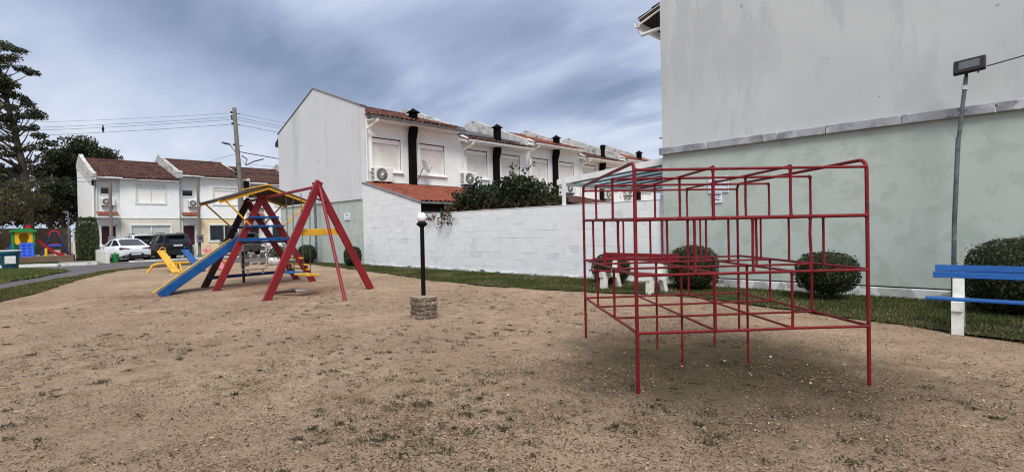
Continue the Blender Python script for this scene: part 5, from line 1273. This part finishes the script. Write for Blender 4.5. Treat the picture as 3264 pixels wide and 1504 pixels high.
for y_, z in ((2.2, 17.6), (3.0, 17.2), (1.8, 16.4), (2.6, 16.2), (3.3, 15.9), (3.8, 15.5), (1.9, 14.9), (2.3, 14.3), (2.0, 13.6), (2.7, 13.5), (3.2, 13.2), (3.6, 12.8), (2.5, 12.6), (3.9, 12.2), (4.2, 11.9), (3.3, 11.8), (2.3, 11.4), (3.7, 11.0), (2.9, 10.7), (4.2, 10.2), (4.8, 9.6), (3.9, 9.3), (5.0, 8.9), (3.0, 9.0), (2.1, 9.9), (4.5, 8.3), (3.4, 8.1), (2.2, 8.4), (4.9, 7.6), (2.6, 7.2), (4.0, 7.0), (1.8, 6.4), (4.8, 6.4)):
    cl.append((-60.6+rng.normal(0, .5), y_-.35, z, .75, rng.uniform(.6, .85), rng.uniform(.25, .42), 400))
tree('tall_tree', 'tall open-crowned tree with layered boughs at the left edge', (-61, 2.3, -.25), 18, .42, cl, .19, S(54, 62, 40), TG, warm=.12, dens=1.1, trunk_pts=[(-61, 2.9, -.25), (-61, 3.1, 4), (-61, 2.7, 8), (-61, 1.9, 13), (-61, 1.2, 18)])
def dome(c, R3, k, rc, n, zmin=0.5):
    out = []
    for i in range(k):
        d = rng.normal(size=3); d /= np.linalg.norm(d); d[2] = abs(d[2])*1.0-.25; r = rng.uniform(.45, .95)
        out.append((c[0]+d[0]*R3[0]*r, c[1]+d[1]*R3[1]*r, max(zmin, c[2]+d[2]*R3[2]*r), rc*rng.uniform(.8, 1.3), rc*rng.uniform(.8, 1.3), rc*rng.uniform(.5, .8), n))
    return out
tree('broad_tree', 'broad dark evergreen tree behind the leftmost street house', (-67, 7.0, -.25), 9.5, .4, dome((-66, 7.3, 8.4), (3, 3.0, 3.6), 46, 1.15, 420)+dome((-66, 6.0, 7.0), (2, 2.6, 3), 20, 1.1, 420)+[(-66, 9.6, 9.3, .7, .7, .5, 110), (-66, 10.2, 8.9, .6, .6, .5, 90), (-66, 9.2, 8.2, .9, .8, .6, 170), (-66, 9.9, 9.9, .4, .5, .4, 60)], .22, S(42, 50, 28), TG, dens=1.4, warm=.08)
tree('dense_tree', 'dense dark tree beside the hedge and the leftmost house', (-58, 4.6, -.25), 6.8, .3, dome((-58, 4.7, 4.3), (2, 1.7, 3.4), 40, .85, 420, 1.6), .17, S(38, 47, 27), TG, warm=.06, dens=1.4)
tree('drooping_tree', 'drooping brownish tree over the plastic playhouse', (-54, .3, -.2), 5.2, .25, [(-53+rng.normal(0, 1.2), rng.uniform(-1.2, 3.3), rng.uniform(2.6, 6.2), .9, 1.0, .4, 300) for _ in range(34)], .15, S(62, 62, 42), TG, limb_mat=m_bark, warm=.2, dens=1.3)
tree('dense_tree', 'dark tree filling the gap behind the playhouse wall', (-63, -1.5, -.25), 7, .3, dome((-63, -.5, 3.6), (2.4, 4.6, 3.6), 40, 1.2, 300, 1.0), .26, S(38, 44, 28), TG, warm=.06)
tree('dense_tree', 'dark low tree behind the brown wall near the hedge', (-62, 5.2, -.25), 6, .3, dome((-62, 5.2, 3.4), (2.0, 2.6, 2.6), 26, 1.1, 300, 1.0), .25, S(36, 42, 26), TG, warm=.06)
tree('low_shrub', 'brownish loose shrub at the left edge beside the playhouse', (-43.4, .35, -.2), 1.9, .08, dome((-43.4, .2, .9), (1.1, 1.0, 1.6), 26, .42, 300, .2), .1, S(82, 74, 52), TG, warm=.3)
def hedge():
    t = thing('tall_hedge', 'tall boxy clipped hedge beside the leftmost street house', 'hedge', (-44.6, 5.05, -.22)); n = 9000
    h = np.array([.62, .58, 1.4]); d = rng.uniform(-1, 1, (n, 3)); ax = rng.integers(0, 3, n); d[np.arange(n), ax] = np.sign(d[np.arange(n), ax])*(1-np.abs(rng.normal(0, .06, n)))
    lump = 1+.1*np.array([noise.noise(Vector(q*2.4)) for q in d]); d[:, :2] *= (1-.3*np.clip(d[:, 2:], 0, 1)**4)*(1-.12*np.clip(-d[:, 2:], 0, 1)**3); P = d*lump[:, None]*h+np.array([0, 0, 1.42])
    nr = np.zeros((n, 3)); nr[np.arange(n), ax] = np.sign(d[np.arange(n), ax])
    c = jcol(S(62, 74, 40), n, .32, .08); k = rng.uniform(0, 1, n) < .1; c[k] = jcol(S(96, 96, 58), int(k.sum()), .2, .05)
    link('foliage', leaf_mesh('foliage', P, rng.uniform(.06, .13, n), c, .55, 0, nr), m_leaf, t); B(-.46, .46, -.42, .42, 0, 2.5, .2).build('inner_twigs', M_core, t, True)
hedge()
tag(MB().box(-56.2, -56, -14, 5.3, -.3, 2.15).build('back_wall', m_brownwall, org=(-56.1, -4, -.3)), 'long brown garden wall behind the far play area', 'wall')
def playhouse():
    z0 = .08; t = thing('playhouse', 'plastic playhouse with green roof, yellow front and red slide', 'playhouse', (-46, 2.0, z0)); x = -46
    for y in (1.52, 2.5):
        for xx in (x, x-1.0): MB().box(xx-.06, xx+.06, y-.06, y+.06, z0, 1.78, .02).build('corner_post', m_pgreen, t)
    MB().box(x-.03, x+.03, 1.58, 1.78, z0, .92, .01).build('lower_panel', m_pdgreen, t)
    out = [(1.58, .95), (2.44, .95), (2.44, 1.74), (1.58, 1.74)]; cy_, cz_ = 2.02, 1.42; n = 24
    ins, outp = [], []
    for k in range(n):
        a = 2*PI*(k+.5)/n-PI/2; r = .25
        yy, zz = cy_+r*math.cos(a), cz_+r*math.sin(a)
        if zz < 1.25: yy, zz = cy_+math.copysign(min(.15, abs(yy-cy_)*.9), yy-cy_), zz-.28 if zz > 1.19 else .96
        ins.append((yy, max(.955, zz))); dy, dz = math.cos(a), math.sin(a); s_ = min(.43/abs(dy) if abs(dy) > 1e-6 else 9, (.32 if dz > 0 else .47)/abs(dz) if abs(dz) > 1e-6 else 9); outp.append((min(2.44, max(1.58, cy_+dy*s_)), min(1.74, max(.95, cz_+dz*s_))))
    mb = MB(); V = []
    for xx in (x+.045, x-.03): V += [(xx, *p) for p in ins]+[(xx, *p) for p in outp]
    F = []
    for k in range(n):
        j = (k+1) % n; F += [(k, j, n+j, n+k), (2*n+k, 3*n+k, 3*n+j, 2*n+j), (k, 2*n+k, 2*n+j, j), (n+k, n+j, 3*n+j, 3*n+k)]
    mb.add(V, F); mb.build('front_panel', m_pyellow, t)
    MB().box(x-1.03, x-.97, 1.58, 2.44, z0, 1.74, .01).build('rear_panel', m_pyellow, t); MB().box(x-.95, x-.08, 1.49, 1.55, .3, 1.2, .01).build('side_panel', m_pgreen, t)
    MB().prism([(1.36, 1.74), (2.66, 1.74), (2.62, 1.86), (2.3, 1.98), (1.72, 1.98), (1.4, 1.86)], 'x', x-1.2, x+.2).build('roof', m_pgreen, t)
    MB().prism([(2.12, 1.98), (2.4, 1.98), (2.36, 2.2), (2.16, 2.22)], 'x', x-.7, x-.1).build('roof_knob', m_pred, t)
    mb = MB(); mb.prism([(x+.02, .95), (x+.9, z0), (x+1.0, z0), (x+.06, 1.05)], 'y', 1.8, 2.46); rp_ = mb.build('climbing_ramp', m_pblue, t)
    for i in range(4):
        for y in (1.98, 2.26): f = .18+.2*i; MB().box(x+.06+f*.9-.02, x+.06+f*.9+.08, y-.07, y+.07, 1.05-f*.98, 1.05-f*.98+.05, .01).build('hold', m_pblue, rp_)
    sl = [(2.5, 1.25), (2.75, 1.12), (3.1, .75), (3.45, .38), (3.75, .17), (4.0, .15)]
    mb = MB(); mb.prism(sl+[(y, z-.07) for y, z in sl[::-1]], 'x', x-.8, x-.25); s_ = mb.build('slide', m_pred, t)
    for xx in (x-.86, x-.25): MB().prism([(y, z+.13) for y, z in sl]+[(y, z-.07) for y, z in sl[::-1]], 'x', xx, xx+.06).build('slide_rail', m_pred, s_)
    MB().prism([(1.5, 1.0), (1.44, 1.0), (1.1, z0), (1.3, z0)], 'x', x-.8, x-.2).build('side_slide', m_pblue, t)
    MB().box(x+.3, x+.5, 2.98, 3.12, z0, .66, .05).build('slide_prop', m_pyellow, t)
playhouse()
t = thing('toy_swing', 'dim blue toy swing frame with red hoop behind the playhouse slide', 'toy swing', (-49.5, 3.75, .08)); x = -49.5
for s in (-1, 1):
    for dx in (-.45, .45): MB().beam((x+dx, 3.78+s*.75, .08), (x+dx*.2, 3.78+s*.12, 1.7), .08, .06).build('leg', m_navy, t)
mb = MB(); mb.tube([(x, 3.5, 1.45), (x, 3.55, 1.75), (x, 3.78, 1.86), (x, 4.0, 1.75), (x, 4.06, 1.45)], .05, 8); mb.build('hoop', m_pred, t, smooth=True)
MB().box(x+.0, x+.4, 3.42, 4.12, .72, .86, .03).build('seat', m_pblue, t); MB().box(x+.05, x+.35, 3.55, 4.0, .86, .93, .02).build('seat_back', m_pred, t)
t = thing('bucket', 'white bucket under the toy swing seat', 'bucket', (-48.9, 3.85, .08)); mb = MB(); mb.lathe([(.16, 0), (.2, .36), (.21, .38), (.18, .36)], 14); mb.build('pail', m_white_paint, t, True, True)
t = thing('lamp_post', 'thin grey lamp post standing behind the tall hedge', 'lamp post', (-50.5, 4.65, -.2))
mb = MB(); mb.tube([(0, 0, 0), (0, 0, 3.45)], .06, 8); mb.build('post', m_steel, t, True); B(-.05, .05, -.28, .02, 3.42, 3.52, .02).build('lamp_arm', m_steel, t, True)
t = thing('gate_post', 'pale stone post at the end of the far play area', 'post', (-47.6, 4.75, -.2)); B(-.14, .14, -.14, .14, 0, 1.9, .02).build('shaft', m_concrete_white, t, True); B(-.18, .18, -.18, .18, 1.9, 2.0, .02).build('cap', m_concrete_white, t, True)
# white swan planter by the swing set
t = thing('swan_planter', 'white swan shaped planter with green plant behind the swing set', 'planter', (-21.2, 8.25, 0))
mb = MB(); mb.lathe([(.16, 0), (.27, .1), (.3, .22), (.24, .32), (.2, .3)], 16); mb.v = [(p[0]*.8, p[1]*1.15, p[2]) for p in mb.v]; mb.build('body', m_white_paint, t, True, True)
mb = MB(); mb.tube([(.0, -.24, .2), (.0, -.36, .4), (0, -.3, .56), (0, -.22, .62), (0, -.3, .66), (0, -.44, .6)], [.07, .06, .05, .05, .05, .015], 8); mb.build('neck', m_white_paint, t, True, True)
P = rng.normal(0, 1, (700, 3))*np.array([.2, .26, .14])+np.array([0, .05, .52]); link('foliage', leaf_mesh('foliage', P, rng.uniform(.06, .14, 700), jcol(S(50, 66, 36), 700, .3, .08), .4), m_leaf, t)
